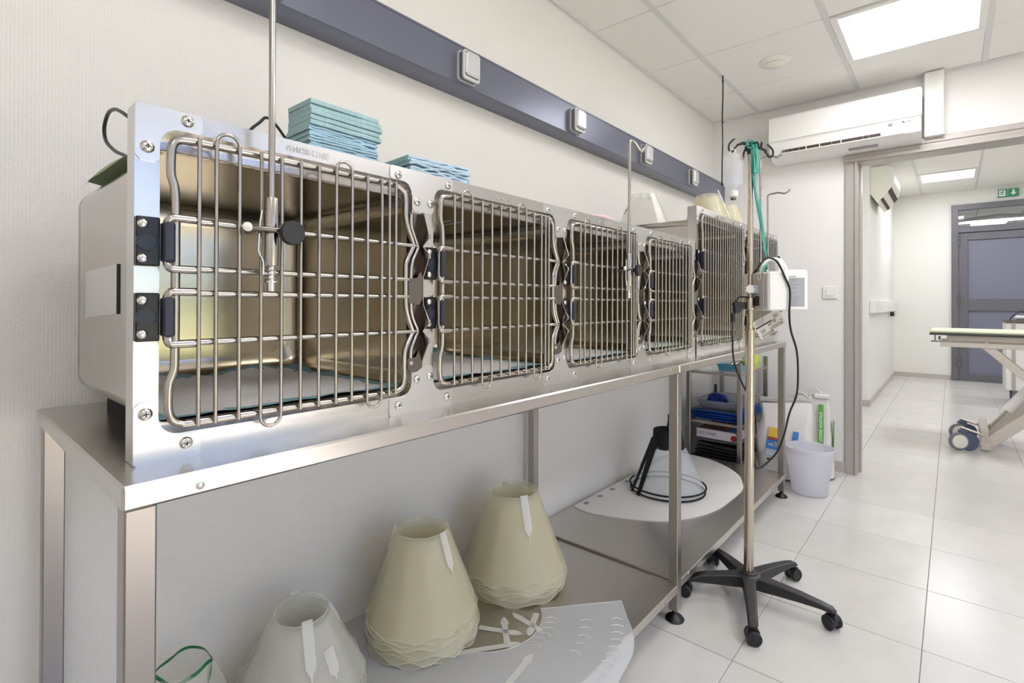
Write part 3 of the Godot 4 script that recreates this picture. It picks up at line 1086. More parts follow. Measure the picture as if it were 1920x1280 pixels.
	cpl.prism([Vector2(lx - 0.002, 0.208 + 0.2 * dv), Vector2(lx + 0.024, 0.205 + 0.2 * dv), Vector2(lx + 0.033, 0.222 + 0.3 * dv), Vector2(lx + 0.033, 0.25 + 0.8 * dv), Vector2(lx + 0.027, 0.27 + 0.8 * dv), Vector2(lx + 0.018, 0.256 + 0.8 * dv), Vector2(lx - 0.002, 0.254 + 0.8 * dv)], 0.010, 0.0125)
	part("thumb_plate", cpl, M.steel_dark, la)
	var epl := MB.new()
	epl.prism([Vector2(lx - 0.002, 0.085), Vector2(lx + 0.004, 0.077), Vector2(lx + 0.018, 0.077), Vector2(lx + 0.032, 0.084), Vector2(lx + 0.033, 0.098), Vector2(lx + 0.027, 0.119), Vector2(lx + 0.018, 0.106), Vector2(lx - 0.002, 0.104)], 0.008, 0.0105)
	part("end_plate", epl, M.steel_dark, la)
	var rv := MB.new()
	rv.xf = Transform3D(Basis(Vector3.RIGHT, PI / 2), Vector3(lx + 0.006, 0.095, 0.0105))
	rv.lathe([Vector2(0.0042, 0), Vector2(0.0036, 0.0012), Vector2(0, 0.0015)], 14)
	part("rivet", rv, M.chrome, la)
	var lr := MB.new()
	var x2 := lx + 0.008
	lr.tube(soft([Vector3(x2, 0.09, 0.006), Vector3(x2, 0.12, 0.006), Vector3(x2 + 0.014, 0.150 + 0.2 * dv, 0.006), Vector3(x2 + 0.013, 0.162 + 0.2 * dv, 0.006), Vector3(x2, 0.195 + 0.3 * dv, 0.006), Vector3(x2, 0.275 + 0.6 * dv, 0.006), Vector3(x2 + 0.014, 0.31 + dv, 0.006), Vector3(x2 + 0.013, 0.322 + dv, 0.006), Vector3(x2, 0.352 + dv, 0.006), Vector3(x2, 0.376 + dv, 0.006)], 3), 0.0046, 7)
	part("latch_rod", lr, M.steel_rod, la)
	var mk := text("maker_mark", "ıSHOR-LINE", 0.0132, 0.0014, M.chrome, t, Transform3D(Basis.IDENTITY, Vector3(0.229 + (w - 0.463) * 0.5, h - 0.0135, 0.0004)), "Droid Sans", true)
	mk.set_meta("label", "raised maker lettering stamped in the top rail")
	return t

const SMALL_BARS := [0.068, 0.089, 0.119, 0.149, 0.179, 0.209, 0.239, 0.269, 0.298, 0.328, 0.357, 0.373, 0.387]

func build_cages() -> void:
	var names := ["small steel cage nearest the camera, with a drip rod and blue cloths on top", "second small steel cage of the row, from the near end of the bench", "third small steel cage, carrying the hooked drip rod and a pink packet", "fourth small steel cage, beside the step up to the tall cages"]
	for i in 4:
		cage(names[i], -0.175 - 0.463 * i, 0.463, 0.4625, 0.0, i == 0, "end" if i == 3 else "tee", SMALL_BARS, [1, 7], [3, 9], 0.0 if i == 0 else 0.004)
	var tall := []
	for k in 17:
		tall.append(0.052 + 0.0298 * k)
	tall.append(0.548)
	var nm := ["first tall steel cage, stepping up beside the small cages", "last tall steel cage, at the doorway end behind the drip stand"]
	for i in 2:
		cage(nm[i], -2.041 - 0.627 * i, 0.627, 0.607, 0.11, i == 0, "end" if i == 1 else "tee", tall, [4, 11], [5, 12], 0.0 if i == 0 else 0.004)
	# small reflective sticker on the end wall of the first cage
	var st := MB.new()
	st.xf = Transform3D(Basis.IDENTITY, Vector3(0, 0, -0.1895))
	st.prism([Vector2(0.217, 1.052), Vector2(0.4355, 1.0625), Vector2(0.436, 1.136), Vector2(0.215, 1.1325)], 0.0, 0.0012)
	one("steel_sticker", st, M.steel_plate, "square metallic sticker with dark edges on the outer side of the nearest cage", "sticker")
	var se := MB.new()
	se.box(Vector3(0.4358, 1.099, -0.1888), Vector3(0.0035, 0.074, 0.0022))
	part("dark_edge", se, M.ink, get_node("steel_sticker"))
	# absorbent pads lying in the cages
	var rng := RandomNumberGenerator.new()
	rng.seed = 41
	var lab := ["white quilted absorbent pad with blue rim in the nearest cage", "white absorbent pad in the second small cage", "white absorbent pad in the third small cage", "white absorbent pad in the fourth small cage", "white absorbent pad in the first tall cage", "white absorbent pad in the last tall cage"]
	for i in 6:
		var w := 0.463 if i < 4 else 0.627
		var z0 := -0.175 - 0.463 * i if i < 4 else -2.041 - 0.627 * (i - 4)
		var pd := thing("absorbent_pad", lab[i], "pad", Vector3(FACE, TOP + 0.0465, z0), PI / 2, "pads lying in the cages")
		for e in [0, 1]:
			var rows := []
			var n := FastNoiseLite.new()
			n.seed = 60 + i
			n.frequency = 3.0
			var inset : float = 0.02 * e
			for a in 17:
				var row := []
				for b in 17:
					var u := lerpf(0.028 + inset, w - 0.040 - inset, b / 16.0)
					var d := lerpf(-0.43 + inset, -0.012 - inset * 0.6, a / 16.0)
					var edge := maxf(absf(a / 8.0 - 1), absf(b / 8.0 - 1))
					var lift := 0.014 * maxf(0, n.get_noise_2d(u * 3, d * 3)) + (0.006 * smoothstep(0.7, 1.0, edge) if e == 0 else 0.0)
					if d < -0.36:
						lift += 0.03 * (-(d + 0.36) / 0.07) * (0.5 + n.get_noise_2d(u * 4, 3))
					row.append(Vector3(u + 0.004 * n.get_noise_2d(d * 9, 7), 0.001 + lift * 0.6 + 0.0025 * e, d))
				rows.append(row)
			var m := MB.new()
			m.grid(rows, false, false)
			part("backing" if e == 0 else "tissue_face", m, M.pad_edge if e == 0 else M.tissue, pd)

# ---------------------------------------------------------------- trunking, sockets, drip rods
func build_rail_and_rods() -> void:
	var t := thing("cable_trunking", "long blue-grey anodised trunking along the wall above the cages", "trunking", Vector3.ZERO, PI / 2)
	# profile in (x out of the wall, y), run along the wall
	var b := MB.new()
	b.xf = Transform3D(Basis(Vector3(0, 0, 1), Vector3(0, 1, 0), Vector3(-1, 0, 0)), Vector3.ZERO)
	b.prism([Vector2(0.001, 1.8275), Vector2(0.087, 1.8275), Vector2(0.0915, 1.830), Vector2(0.0915, 1.8365), Vector2(0.0895, 1.8375), Vector2(0.0895, 1.957), Vector2(0.0915, 1.958), Vector2(0.0915, 1.9645), Vector2(0.087, 1.967), Vector2(0.001, 1.967)], -3.885, 0.6)
	part("channel", b, M.alu_rail, t)
	var sl := ["metal-grey wall socket cut by the top edge of the view", "metal-grey wall socket above the second cage, largest of the row", "metal-grey wall socket midway along the trunking", "metal-grey wall socket beside the hooked drip rod", "metal-grey wall socket nearest the far wall"]
	var zs := [-0.512, -1.187, -1.862, -2.536, -3.20]
	for i in 5:
		var s := thing("power_socket", sl[i], "socket", Vector3(0.0895, 1.8905, zs[i]), PI / 2, "sockets along the trunking")
		part("gasket", MB.new().prism(rrect(0, -0.052, 0.084, 0.052, 0.013), 0.0, 0.008), M.socket_gasket, s)
		part("housing", MB.new().prism(rrect(0.0035, -0.048, 0.081, 0.048, 0.012), 0.008, 0.024), M.socket_dark, s)
		part("rim", MB.new().ring(rrect(0.002, -0.0495, 0.082, 0.0495, 0.012), rrect(0.0105, -0.039, 0.0765, 0.043, 0.007), 0.024, 0.030), M.socket_gasket, s)
		part("lid", MB.new().box(Vector3(0.0445, 0.003, 0.0305), Vector3(0.068, 0.078, 0.019), 0.006), M.alu_light, s)
		part("hinge_pin", MB.new().box(Vector3(0.017, 0.040, 0.038), Vector3(0.008, 0.006, 0.007), 0.002), M.socket_gasket, s)
	# drip rods clamped to the cage doors
	drip_rod("plain steel drip rod on the nearest cage, running out of the top of the view", Vector3(0.625, 0, -0.3285), [Vector3(0.625, 1.12, -0.3285), Vector3(0.625, 1.60, -0.3285), Vector3(0.64, 1.64, -0.3285), Vector3(0.70, 1.64, -0.3285), Vector3(0.72, 1.62, -0.3285), Vector3(0.74, 1.64, -0.3285)], 1.181, true)
	drip_rod("steel drip rod with small bent hook on the third cage", Vector3(0.63, 0, -1.389), [Vector3(0.63, 1.12, -1.387), Vector3(0.632, 1.572, -1.391), Vector3(0.636, 1.571, -1.408), Vector3(0.645, 1.548, -1.424), Vector3(0.650, 1.541, -1.430), Vector3(0.655, 1.553, -1.438), Vector3(0.656, 1.559, -1.439)], 1.181, true)
	drip_rod("taller thin drip rod with a wavy hook in front of the air conditioner", Vector3(0.63, 0, -2.778), [Vector3(0.63, 1.05, -2.778), Vector3(0.63, 1.821, -2.778), Vector3(0.68, 1.826, -2.778), Vector3(0.705, 1.808, -2.778), Vector3(0.726, 1.822, -2.778)], 1.25, false)
	drip_rod("shorter thin drip rod with a wavy hook against the plain far wall", Vector3(0.63, 0, -2.911), [Vector3(0.63, 1.05, -2.911), Vector3(0.63, 1.656, -2.911), Vector3(0.683, 1.661, -2.911), Vector3(0.708, 1.651, -2.911), Vector3(0.726, 1.657, -2.911), Vector3(0.736, 1.671, -2.911)], 1.25, false)

func drip_rod(label: String, at: Vector3, pts: Array, yk: float, sleeve: bool) -> void:
	var t := thing("drip_rod", label, "rod", at)
	var p := []
	for q in pts:
		p.append(q - at)
	part("rod", MB.new().tube(bent(p, 0.014, 5), 0.0046, 10), M.steel_rod, t)
	var s := MB.new()
	s.xf.origin = Vector3(0, yk, 0)
	s.lathe([Vector2(0, -0.048), Vector2(0.0092, -0.048), Vector2(0.0096, -0.046), Vector2(0.0096, 0.046), Vector2(0.0088, 0.049), Vector2(0, 0.049)], 16)
	part("sleeve", s, M.steel_rod, t)
	if sleeve:
		var sp := []
		for i in 55:
			var a := TAU * i / 14.0
			sp.append(Vector3(0.0082 * cos(a), yk - 0.049 - 0.00043 * i, 0.0082 * sin(a)))
		part("spring", MB.new().tube(sp, 0.0009, 5), M.steel_rod, t)
		var e := MB.new()
		e.xf.origin = Vector3(0, yk, 0)
		e.lathe([Vector2(0, -0.085), Vector2(0.0055, -0.085), Vector2(0.0055, -0.073), Vector2(0.0095, -0.0725), Vector2(0.0095, -0.0705), Vector2(0.005, -0.07), Vector2(0.005, -0.04)], 14)
		part("tip", e, M.chrome, t)
		part("clip", MB.new().tube(bent([Vector3(-0.002, yk + 0.03, 0.012), Vector3(0.0, yk + 0.01, 0.016), Vector3(0.0, yk - 0.028, 0.018), Vector3(0.0, yk - 0.034, 0.016), Vector3(0.0, yk - 0.042, 0.011), Vector3(0.0, yk - 0.062, 0.011)], 0.005, 3), 0.0017, 6), M.chrome, t)
		var k := MB.new()   # round black clamp knob, ribbed rim
		k.xf = Transform3D(Basis(Vector3.BACK, -PI / 2), Vector3(0.016, yk - 0.001, -0.020))
		k.lathe([Vector2(0.0, -0.012), Vector2(0.006, -0.012), Vector2(0.006, 0.0), Vector2(0.0165, 0.0), Vector2(0.0175, 0.0015), Vector2(0.0175, 0.0095), Vector2(0.0165, 0.011), Vector2(0.0, 0.011)], 28)
		part("knob", k, M.charcoal, t)
	var c := MB.new()
	c.tube([Vector3(0.004, yk + 0.002, 0.032), Vector3(0.011, yk + 0.002, 0.012), Vector3(0.011, yk + 0.002, -0.016)], 0.0042, 8)
	c.box(Vector3(-0.008, yk + 0.002, 0.026), Vector3(0.02, 0.012, 0.012), 0.003)
	part("clamp", c, M.steel_dark, t)
	var w := MB.new()
	w.xf = Transform3D(Basis(Vector3.BACK, -PI / 2), Vector3(0.006, yk + 0.003, 0.036))
	w.lathe([Vector2(0, 0), Vector2(0.006, 0.0), Vector2(0.0065, 0.003), Vector2(0, 0.006)], 14)
	part("button", w, M.knob_white, t)

# ---------------------------------------------------------------- things lying on the cages
func pad_mesh(wid: float, dep: float, th: float, seed_: int, fluffy: float) -> Array:   # one folded pad: layers of folded sheet, ends along x
	var n := FastNoiseLite.new()
	n.seed = seed_
	n.frequency = 6.0
	var b := MB.new()
	var f := [MB.new(), MB.new()]
	var layers := 1 if fluffy < 0.5 else 2
	for l in layers:
		var y0 := th * l / layers
		var y1 := th * (l + 1) / layers - th * 0.06
		var rows := []
		var inset := 0.0025 * (l % 2)
		for i in 11:
			var x := lerpf(0, wid, i / 10.0)
			var row := []
			var sag := fluffy * 0.004 * n.get_noise_2d(x * 4, l * 3.0 + seed_)
			var push := 0.004 * n.get_noise_2d(x * 5 + 9, l * 5.0) * (0.4 + fluffy)
			for q in [[-dep, 0.0], [-dep, 1.0], [-dep * 0.5, 1.0], [-0.003, 1.0], [-0.0009, 0.97], [-0.0001, 0.90], [0.0, 0.80], [0.0, 0.5], [0.0, 0.2], [-0.0001, 0.10], [-0.0009, 0.03], [-0.003, 0.0], [-dep * 0.5, 0.0]]:
				row.append(Vector3(x + (inset if i == 0 else (-inset if i == 10 else 0.0)), lerpf(y0, y1, q[1]) + sag, q[0] + (push if q[0] > -dep * 0.6 else 0.0)))
			rows.append(row)
		b.grid(rows, true, true)
		for e in [0, 10]:
			var pts := []
			for p in rows[e]:
				pts.append(p)
			f[0 if e == 0 else 1].poly(pts, Vector3(-1 if e == 0 else 1, 0, 0))
	return [b.mesh(), f[0].mesh(), f[1].mesh()]

func build_pads() -> void:
	var rng := RandomNumberGenerator.new()
	rng.seed = 17
	# tall pile: thirteen looser pads below, five pressed ones on top
	var y := 1.2885
	for i in 18:
		var upper := i >= 13
		var th := 0.0101 if upper else 0.0109
		var pm := pad_mesh(0.158 + rng.randf_range(-0.004, 0.008), 0.092, th, 100 + i, 0.2 if upper else 0.7)
		var ord: String = ORD[i] if i < 13 else ORD[i - 13]
		var t := thing("folded_pad", ("%s teal folded pad, counted upwards, of the pressed bundle on top of the tall pile" % ord) if upper else ("%s blue folded pad from the bottom of the loose lower part of the tall pile" % ord), "pad", Vector3(0.42 + rng.randf_range(-0.004, 0.004) - (0.0 if upper else 0.004), y, -0.4945 - (0.0 if upper else -0.001 + rng.randf_range(-0.003, 0.003))), PI / 2 + rng.randf_range(-0.02, 0.02), "folded pads in the tall pile on the nearest cage")
		part_mesh("folds", pm[0], M.pad_teal if upper else M.pad_blue, t)
		part_mesh("end_fold", pm[1], M.pad_teal, t)
		part_mesh("end_fold", pm[2], M.pad_teal, t)
		y += th
	# low pile with the fluffy sides out
	y = 1.2885
	for i in 11:
		var pm := pad_mesh(0.182 + rng.randf_range(-0.008, 0.004), 0.112, 0.0124, 200 + i, 1.6)
		var t := thing("folded_pad", "%s pale blue folded pad from the bottom of the low crumpled pile" % ORD[i], "pad", Vector3(0.42 + rng.randf_range(-0.006, 0.006), y, -0.7324 + rng.randf_range(-0.002, 0.002)), PI / 2 + rng.randf_range(-0.03, 0.03) - 0.05, "folded pads in the low pile")
		part_mesh("folds", pm[0], M.pad_pale, t)
		part_mesh("end_fold", pm[1], M.pad_teal, t)
		part_mesh("end_fold", pm[2], M.pad_teal, t)
		y += 0.0124
	# pink packet on the third cage
	var rows := []
	var n := FastNoiseLite.new()
	n.seed = 3
	n.frequency = 8.0
	for i in 15:
		var row := []
		var x := 0.245 * i / 14.0
		var hgt := 0.076 * (1.0 if i in range(1, 14) else 0.55)
		for j in 12:
			var a := TAU * j / 12.0
			var q := 1.0 + 0.22 * n.get_noise_2d(x * 3, cos(a))
			row.append(Vector3(x, hgt * 0.5 * (1 + sin(a) * q), 0.06 * cos(a) * q))
		rows.append(row)
	var pk := MB.new()
	pk.grid(rows, true, false)
	var pt := one("packet", pk, M.pink_film, "crumpled pink plastic packet lying on the third cage", "packet", Vector3(0.45, 1.289, -1.39), PI / 2)
	var p2 := MB.new()
	p2.tube(soft([Vector3(-0.005, 0.07, 0.02), Vector3(0.06, 0.078, 0.035), Vector3(0.12, 0.076, 0.04), Vector3(0.245, 0.068, 0.03)], 5), 0.008, 8)
	part("clear_fold", p2, M.pink_pale, pt)
	# olive paper along the end of the first cage and a black cable looping behind it
	var ol := []
	for i in 9:
		var f := i / 8.0
		var x := lerpf(0.175, 0.475, f)
		ol.append([Vector3(x, 1.288 + 0.002 * sin(f * 9), -0.188 - 0.002 * cos(f * 7)), Vector3(x, 1.296 + 0.006 * sin(f * 3.0 + 0.4), -0.196), Vector3(x, 1.2895, -0.24)])
	var om := MB.new()
	om.grid(ol)
	one("paper_strip", om, M.olive_paper, "olive green paper strip hanging over the top edge of the nearest cage", "paper")
	var cb := MB.new()
	cb.tube(soft([Vector3(0.46, 1.295, -0.30), Vector3(0.41, 1.34, -0.24), Vector3(0.335, 1.3872, -0.22), Vector3(0.27, 1.413, -0.218), Vector3(0.2143, 1.4205, -0.219), Vector3(0.177, 1.405, -0.22), Vector3(0.19, 1.376, -0.22), Vector3(0.255, 1.345, -0.22), Vector3(0.325, 1.322, -0.222), Vector3(0.36, 1.30, -0.23), Vector3(0.335, 1.294, -0.25)], 6), 0.0032, 7)
	one("loop_cable", cb, M.cable_black, "black cable looping up behind the near end of the first cage", "cable")
	var c2 := MB.new()
	c2.tube(soft([Vector3(0.40, 1.294, -0.34), Vector3(0.40, 1.38, -0.381), Vector3(0.40, 1.4105, -0.405), Vector3(0.40, 1.424, -0.4205), Vector3(0.40, 1.405, -0.445), Vector3(0.40, 1.355, -0.478), Vector3(0.40, 1.300, -0.486)], 6), 0.0027, 7)
	one("arched_cable", c2, M.cable_black, "black cable arching up between the drip rod and the tall pile of pads", "cable")
	var c3 := MB.new()
	c3.tube(soft([Vector3(0.45, 1.294, -0.64), Vector3(0.45, 1.35, -0.668), Vector3(0.45, 1.375, -0.690), Vector3(0.45, 1.365, -0.703), Vector3(0.45, 1.30, -0.71)], 5), 0.0025, 7)
	one("short_cable", c3, M.cable_black, "short dark cable loop between the two piles of blue pads", "cable")

# ---------------------------------------------------------------- plastic collars
func collar_point(rb: float, rt: float, hgt: float, waves: int, amp: float, ph: float, a: float, f: float) -> Vector3:
	var step := TAU / 11.0
	var facet := cos(step / 2) / cos(fposmod(a + ph, step) - step / 2)     # softly folded into flat facets
	var r := lerpf(rb, rt, f) * lerpf(1.0, facet, 0.75) + 0.004 * (1 - f) * sin(2 * a + ph)
	var y := lerpf(amp * (0.5 + 0.5 * cos(waves * a + ph)), hgt, f)
	return Vector3(r * cos(a), y, -r * sin(a))

func collar_mesh(rb: float, rt: float, hgt: float, waves: int, amp: float, ph: float, segs := 88) -> ArrayMesh:
	var b := MB.new()
	for e in [0, 1]:
		var rows := []
		for i in 9:
			var row := []
			for k in segs:
				row.append(collar_point(rb - 0.0009 * e, rt - 0.0009 * e, hgt, waves, amp, ph, TAU * k / segs, i / 8.0))
			rows.append(row)
		b.grid(rows, true, e == 1)
	return b.mesh()

func tab_mesh(rb: float, rt: float, hgt: float, a: float, f0: float, f1: float, wid: float) -> ArrayMesh:   # a strap lying down the cone, arrow tip below
	var b := MB.new()
	var rows := []
	for i in 9:
		var f := lerpf(f1, f0, i / 8.0)
		var r := lerpf(rb, rt, f) + 0.0035
		var hw := wid * (0.5 if i < 6 else 0.5 - 0.2 * (i - 5) + (0.16 if i == 6 else 0.0))
		hw = maxf(hw, 0.001)
		var c := Vector3(r * cos(a), hgt * f, -r * sin(a))
		var t := Vector3(-sin(a), 0, -cos(a))
		rows.append([c - t * hw, c, c + t * hw])
	b.grid(rows)
	return b.mesh()

func collar_stack(base: Vector3, top_shift: Vector3, count: int, gap: float, rb: float, rt: float, hgt: float, labels: Array, group: String, m: StandardMaterial3D, seed_: int, tabs: Array) -> void:
	var rng := RandomNumberGenerator.new()
	rng.seed = seed_
	for i in count:
		var rr := rb * rng.randf_range(0.985, 1.0)
		var wv := 10 + rng.randi_range(0, 2)
		var ph := rng.randf() * 6
		var o := part_mesh("cone_collar", collar_mesh(rr, rt + 0.001 * i, hgt, wv, 0.011, ph), m, self)
		var f := float(i) / maxf(1, count - 1)
		o.position = base + Vector3(rng.randf_range(-0.003, 0.003), gap * i, rng.randf_range(-0.003, 0.003))
		o.basis = Basis(Quaternion(Vector3.UP, (Vector3(0, hgt, 0) + top_shift).normalized())) * Basis(Vector3.UP, rng.randf() * 0.8)
		tag(o, labels[i], "collar", group)
		var ring := []
		for k in 72:
			var a := TAU * k / 72
			ring.append(collar_point(rr + 0.0003, rt, hgt, wv, 0.011, ph, a, 0.0))
		part("lower_edge", MB.new().tube(ring, 0.0010, 5, true), M.collar_edge, o)
		if i == count - 1:
			var neck := []
			for k in 72:
				neck.append(collar_point(rr, rt + 0.001 * i, hgt, wv, 0.011, ph, TAU * k / 72, 1.0))
			part("neck_edge", MB.new().tube(neck, 0.0010, 5, true), M.collar_edge, o)
		if i == count - 1:
			for tb in tabs:
				var p := part_mesh("fastening_tab", tab_mesh(rb, rt + 0.001 * i, hgt, tb[0], tb[1], tb[2], tb[3]), M.collar_tab, o)
				p.set_meta("label", "clear strap with arrow tip threaded down the collar")

func stack_labels(count: int, outer: String, inner: String) -> Array:
	var o := []
	for i in count:
		o.append(outer if i == count - 1 else inner % ORD[i])
	return o

func build_collars() -> void:
	var y := 0.1268
	# the white half-round sheet first: the collars near it stand on it
	var dm := [Vector2(0.0319, -1.9891), Vector2(0.1132, -1.9709), Vector2(0.2331, -2.0018), Vector2(0.3492, -2.0568), Vector2(0.4355, -2.1282), Vector2(0.5089, -2.2510), Vector2(0.5493, -2.3853), Vector2(0.5600, -2.5268), Vector2(0.5600, -2.7289), Vector2(0.5264, -2.8395), Vector2(0.4796, -2.9412), Vector2(0.4083, -3.0234), Vector2(0.3341, -3.0827), Vector2(0.2520, -3.1281), Vector2(0.1542, -3.1433), Vector2(0.0359, -3.1484)]
	var dsh := MB.new()
	dsh.xf = Transform3D(Basis(Vector3(1, 0, 0), Vector3(0, 0, 1), Vector3(0, -1, 0)), Vector3(0, 0.1364, 0))
	dsh.prism(soft(dm, 3), -0.003, 0.0)
	var disc := one("round_sheet", dsh, M.disc_white, "large white half-round plastic sheet lying flat on the far lower shelf", "sheet")
	for p in [Vector2(0.059, -2.056), Vector2(0.062, -2.174), Vector2(0.061, -2.296), Vector2(0.061, -2.45)]:
		part("slot", MB.new().box(Vector3(p.x, 0.1396, p.y), Vector3(0.022, 0.0004, 0.030)), M.slot_grey, disc)
	# stacks of cream cones on the near lower shelf
	collar_stack(Vector3(0.205, y, -0.955), Vector3(0, 0, 0.001), 7, 0.0118, 0.163, 0.071, 0.234, stack_labels(7, "outermost cream cone collar of the middle stack, highlight down its side", "%s cream cone collar from the bottom inside the middle stack"), "cream collars of the middle stack", M.collar_plastic, 71, [[-0.35, 0.55, 1.02, 0.024], [-2.6, 0.85, 1.05, 0.02]])
	collar_stack(Vector3(0.218, y, -1.349), Vector3(0.0, 0, 0.003), 6, 0.0115, 0.176, 0.079, 0.252, stack_labels(6, "outermost cream cone collar of the stack against the back leg of the bench", "%s cream cone collar from the bottom of the stack by the back leg"), "cream collars of the stack by the back leg", M.collar_plastic, 72, [[-0.9, 0.5, 1.03, 0.026], [2.2, 0.85, 1.05, 0.022]])
	collar_stack(Vector3(0.165, y, -0.615), Vector3(0.015, 0, 0.008), 5, 0.011, 0.150, 0.058, 0.170, stack_labels(5, "outermost pale cone collar of the lowest stack, cut by the bottom of the view", "%s pale cone collar from the bottom of the lowest stack"), "pale collars of the lowest stack", M.collar_pale, 73, [[-1.0, 0.38, 1.06, 0.024], [-0.55, 0.30, 0.66, 0.026], [2.2, 0.9, 1.08, 0.02], [0.3, 0.7, 1.02, 0.02]])
	# small collar edged with green ribbon behind the front leg
	var gc := part_mesh("ribbon_collar", collar_mesh(0.125, 0.052, 0.172, 8, 0.006, 1.0), M.collar_pale, self, Vector3(0.11, y, -0.375))
	tag(gc, "clear cone collar with green ribbon round its neck, behind the front leg", "collar")
	var rb := MB.new()
	for e in [0, 1]:
		var rows := []
		for k in 41:
			var a := TAU * k / 40.0
			var r := 0.053 + 0.0015 * sin(7 * a)
			var dy := 0.006 * sin(3 * a)
			rows.append([Vector3(r * cos(a), 0.166 + dy, -r * sin(a)), Vector3((r - 0.002) * cos(a), 0.174 + dy, -(r - 0.002) * sin(a))])
		rb.grid(rows)
		break
	part("ribbon", rb, M.green_band, gc)
	var rb2 := MB.new()
	rb2.grid([[Vector3(0.030, 0.17, -0.046), Vector3(0.045, 0.174, -0.04)], [Vector3(0.043, 0.15, -0.040), Vector3(0.057, 0.155, -0.031)], [Vector3(0.048, 0.128, -0.028), Vector3(0.055, 0.132, -0.026)]])
	part("ribbon", rb2, M.green_band, gc)
	# unrolled flat collar on the near shelf, hanging over the edge
	var c := Vector2(0.285, -1.135)
	var ring_o := []
	var rows := []
	for k in 53:
		var a := lerpf(-0.88, 2.5, k / 52.0)     # from the straight edge round to the camera side
		var row := []
		for i in 13:
			var r := lerpf(0.172, 0.435 + 0.006 * sin(a * 11), i / 12.0)
			var p := c + Vector2(cos(a), sin(a)) * r
			var yy := 0.1288
			if p.x > 0.664:
				yy -= 0.45 * (p.x - 0.664) + 2.2 * pow(p.x - 0.664, 2)
			row.append(Vector3(p.x, yy, p.y))
		rows.append(row)
	var fsm := MB.new()
	fsm.grid(rows)
	var under := []
	for row in rows:
		var q := []
		for p in row:
			q.append(p - Vector3(0, 0.0012, 0))
		under.append(q)
	fsm.grid(under, false, true)
	var fs := one("flat_collar", fsm, M.collar_sheet, "unrolled clear plastic collar lying flat and hanging over the shelf edge", "collar")
	var edge := MB.new()
	var el := []
	for row in rows:
		el.append(row[12])
	edge.tube(el, 0.0012, 5)
	el = []
	for row in rows:
		el.append(row[0])
	edge.tube(el, 0.0012, 5)
	el = []
	for i in 13:
		el.append(rows[0][i])
	edge.tube(el, 0.0012, 5)
	part("cut_edge", edge, M.collar_tab, fs)
	for q in [[Vector2(0.4626, -1.182), Vector2(0.345, -1.19)], [Vector2(0.428, -1.072), Vector2(0.338, -1.158)], [Vector2(0.40, -1.24), Vector2(0.45, -1.14)], [Vector2(0.315, -1.075), Vector2(0.430, -1.135)], [Vector2(0.33, -0.93), Vector2(0.4502, -1.1002)], [Vector2(0.535, -0.92), Vector2(0.5045, -1.0871)]]:
		var o := Vector3(q[0].x, 0.1299, q[0].y)
		var l: float = (q[1] - q[0]).length()
		var d := Vector3(q[1].x - q[0].x, 0, q[1].y - q[0].y).normalized()
		var sd := Vector3(-d.z, 0, d.x)
		var m := MB.new()
		var outl := []
		for w in [[0.0, 0.0095], [l - 0.036, 0.0085], [l - 0.034, 0.0125], [l - 0.014, 0.0095], [l - 0.003, 0.004], [l, 0.001]]:
			outl.append([o + d * w[0] - sd * w[1], o + d * w[0], o + d * w[0] + sd * w[1]])
		m.grid(outl)
		part("strap", m, M.collar_tab, fs)
	for g in [[0.20, 6, -0.62, 0.13], [0.305, 5, -0.62, 0.125], [0.395, 8, -0.66, 0.085]]:
		for k in g[1]:
			var a: float = g[2] + g[3] * k
			var m := MB.new()
			var pts := []
			for q in [[-0.018, 0.002], [-0.011, 0.002], [-0.008, -0.003], [0.008, -0.003], [0.011, 0.002], [0.018, 0.002]]:
				var rr: float = g[0] + q[0]
				var aa: float = a + q[1] / g[0]
				pts.append(Vector3(c.x + rr * cos(aa), 0.1294, c.y + rr * sin(aa)))
			m.tube(pts, 0.0011, 5)
			part("cut_slit", m, M.white_plastic, fs)
	# clear collar with black bindings on the white sheet
	var bc := part_mesh("bound_collar", collar_mesh(0.182, 0.068, 0.265, 1, 0.0, 0.0), M.clear_collar, self, Vector3(0.273, 0.1435, -2.476))
	tag(bc, "clear cone collar with black bound rim and black neck band on the white sheet", "collar")
	for q in [[0.180, 0.003, 0.0042], [0.184, 0.026, 0.0046]]:
		var pts := []
		for k in 48:
			pts.append(Vector3(q[0] * cos(TAU * k / 48), q[1], -q[0] * sin(TAU * k / 48)))
		part("bound_rim", MB.new().tube(pts, q[2], 7, true), M.black_soft, bc)
	var nb := MB.new()
	nb.lathe([Vector2(0.088, 0.215), Vector2(0.078, 0.25), Vector2(0.072, 0.258), Vector2(0.070, 0.30), Vector2(0.066, 0.302), Vector2(0.064, 0.262)], 32)
	part("neck_band", nb, M.black_soft, bc)
	for s in [[-2.30, 0.30], [-1.98, 0.22]]:
		var a: float = s[0]
		var m := MB.new()
		var rws := []
		for i in 9:
			var f := i / 8.0
			var r := lerpf(0.188, 0.074, f)
			var yy := lerpf(-0.002, 0.262, f)
			var hw := 0.013 + 0.009 * f
			var cc := Vector3(r * cos(a), yy, -r * sin(a))
			var tt := Vector3(-sin(a), 0, -cos(a))
			rws.append([cc - tt * hw, cc + Vector3(cos(a), 0.3, -sin(a)) * 0.004, cc + tt * hw])
		m.grid(rws)
		part("strap", m, M.black_soft, bc)
	var fl := MB.new()
	fl.grid([[Vector3(-0.030, 0.295, -0.055), Vector3(0.045, 0.295, -0.055)], [Vector3(-0.025, 0.335, -0.06), Vector3(0.042, 0.325, -0.06)], [Vector3(-0.028, 0.365, -0.065), Vector3(0.01, 0.345, -0.064)]])
	part("neck_flap", fl, M.black_soft, bc)
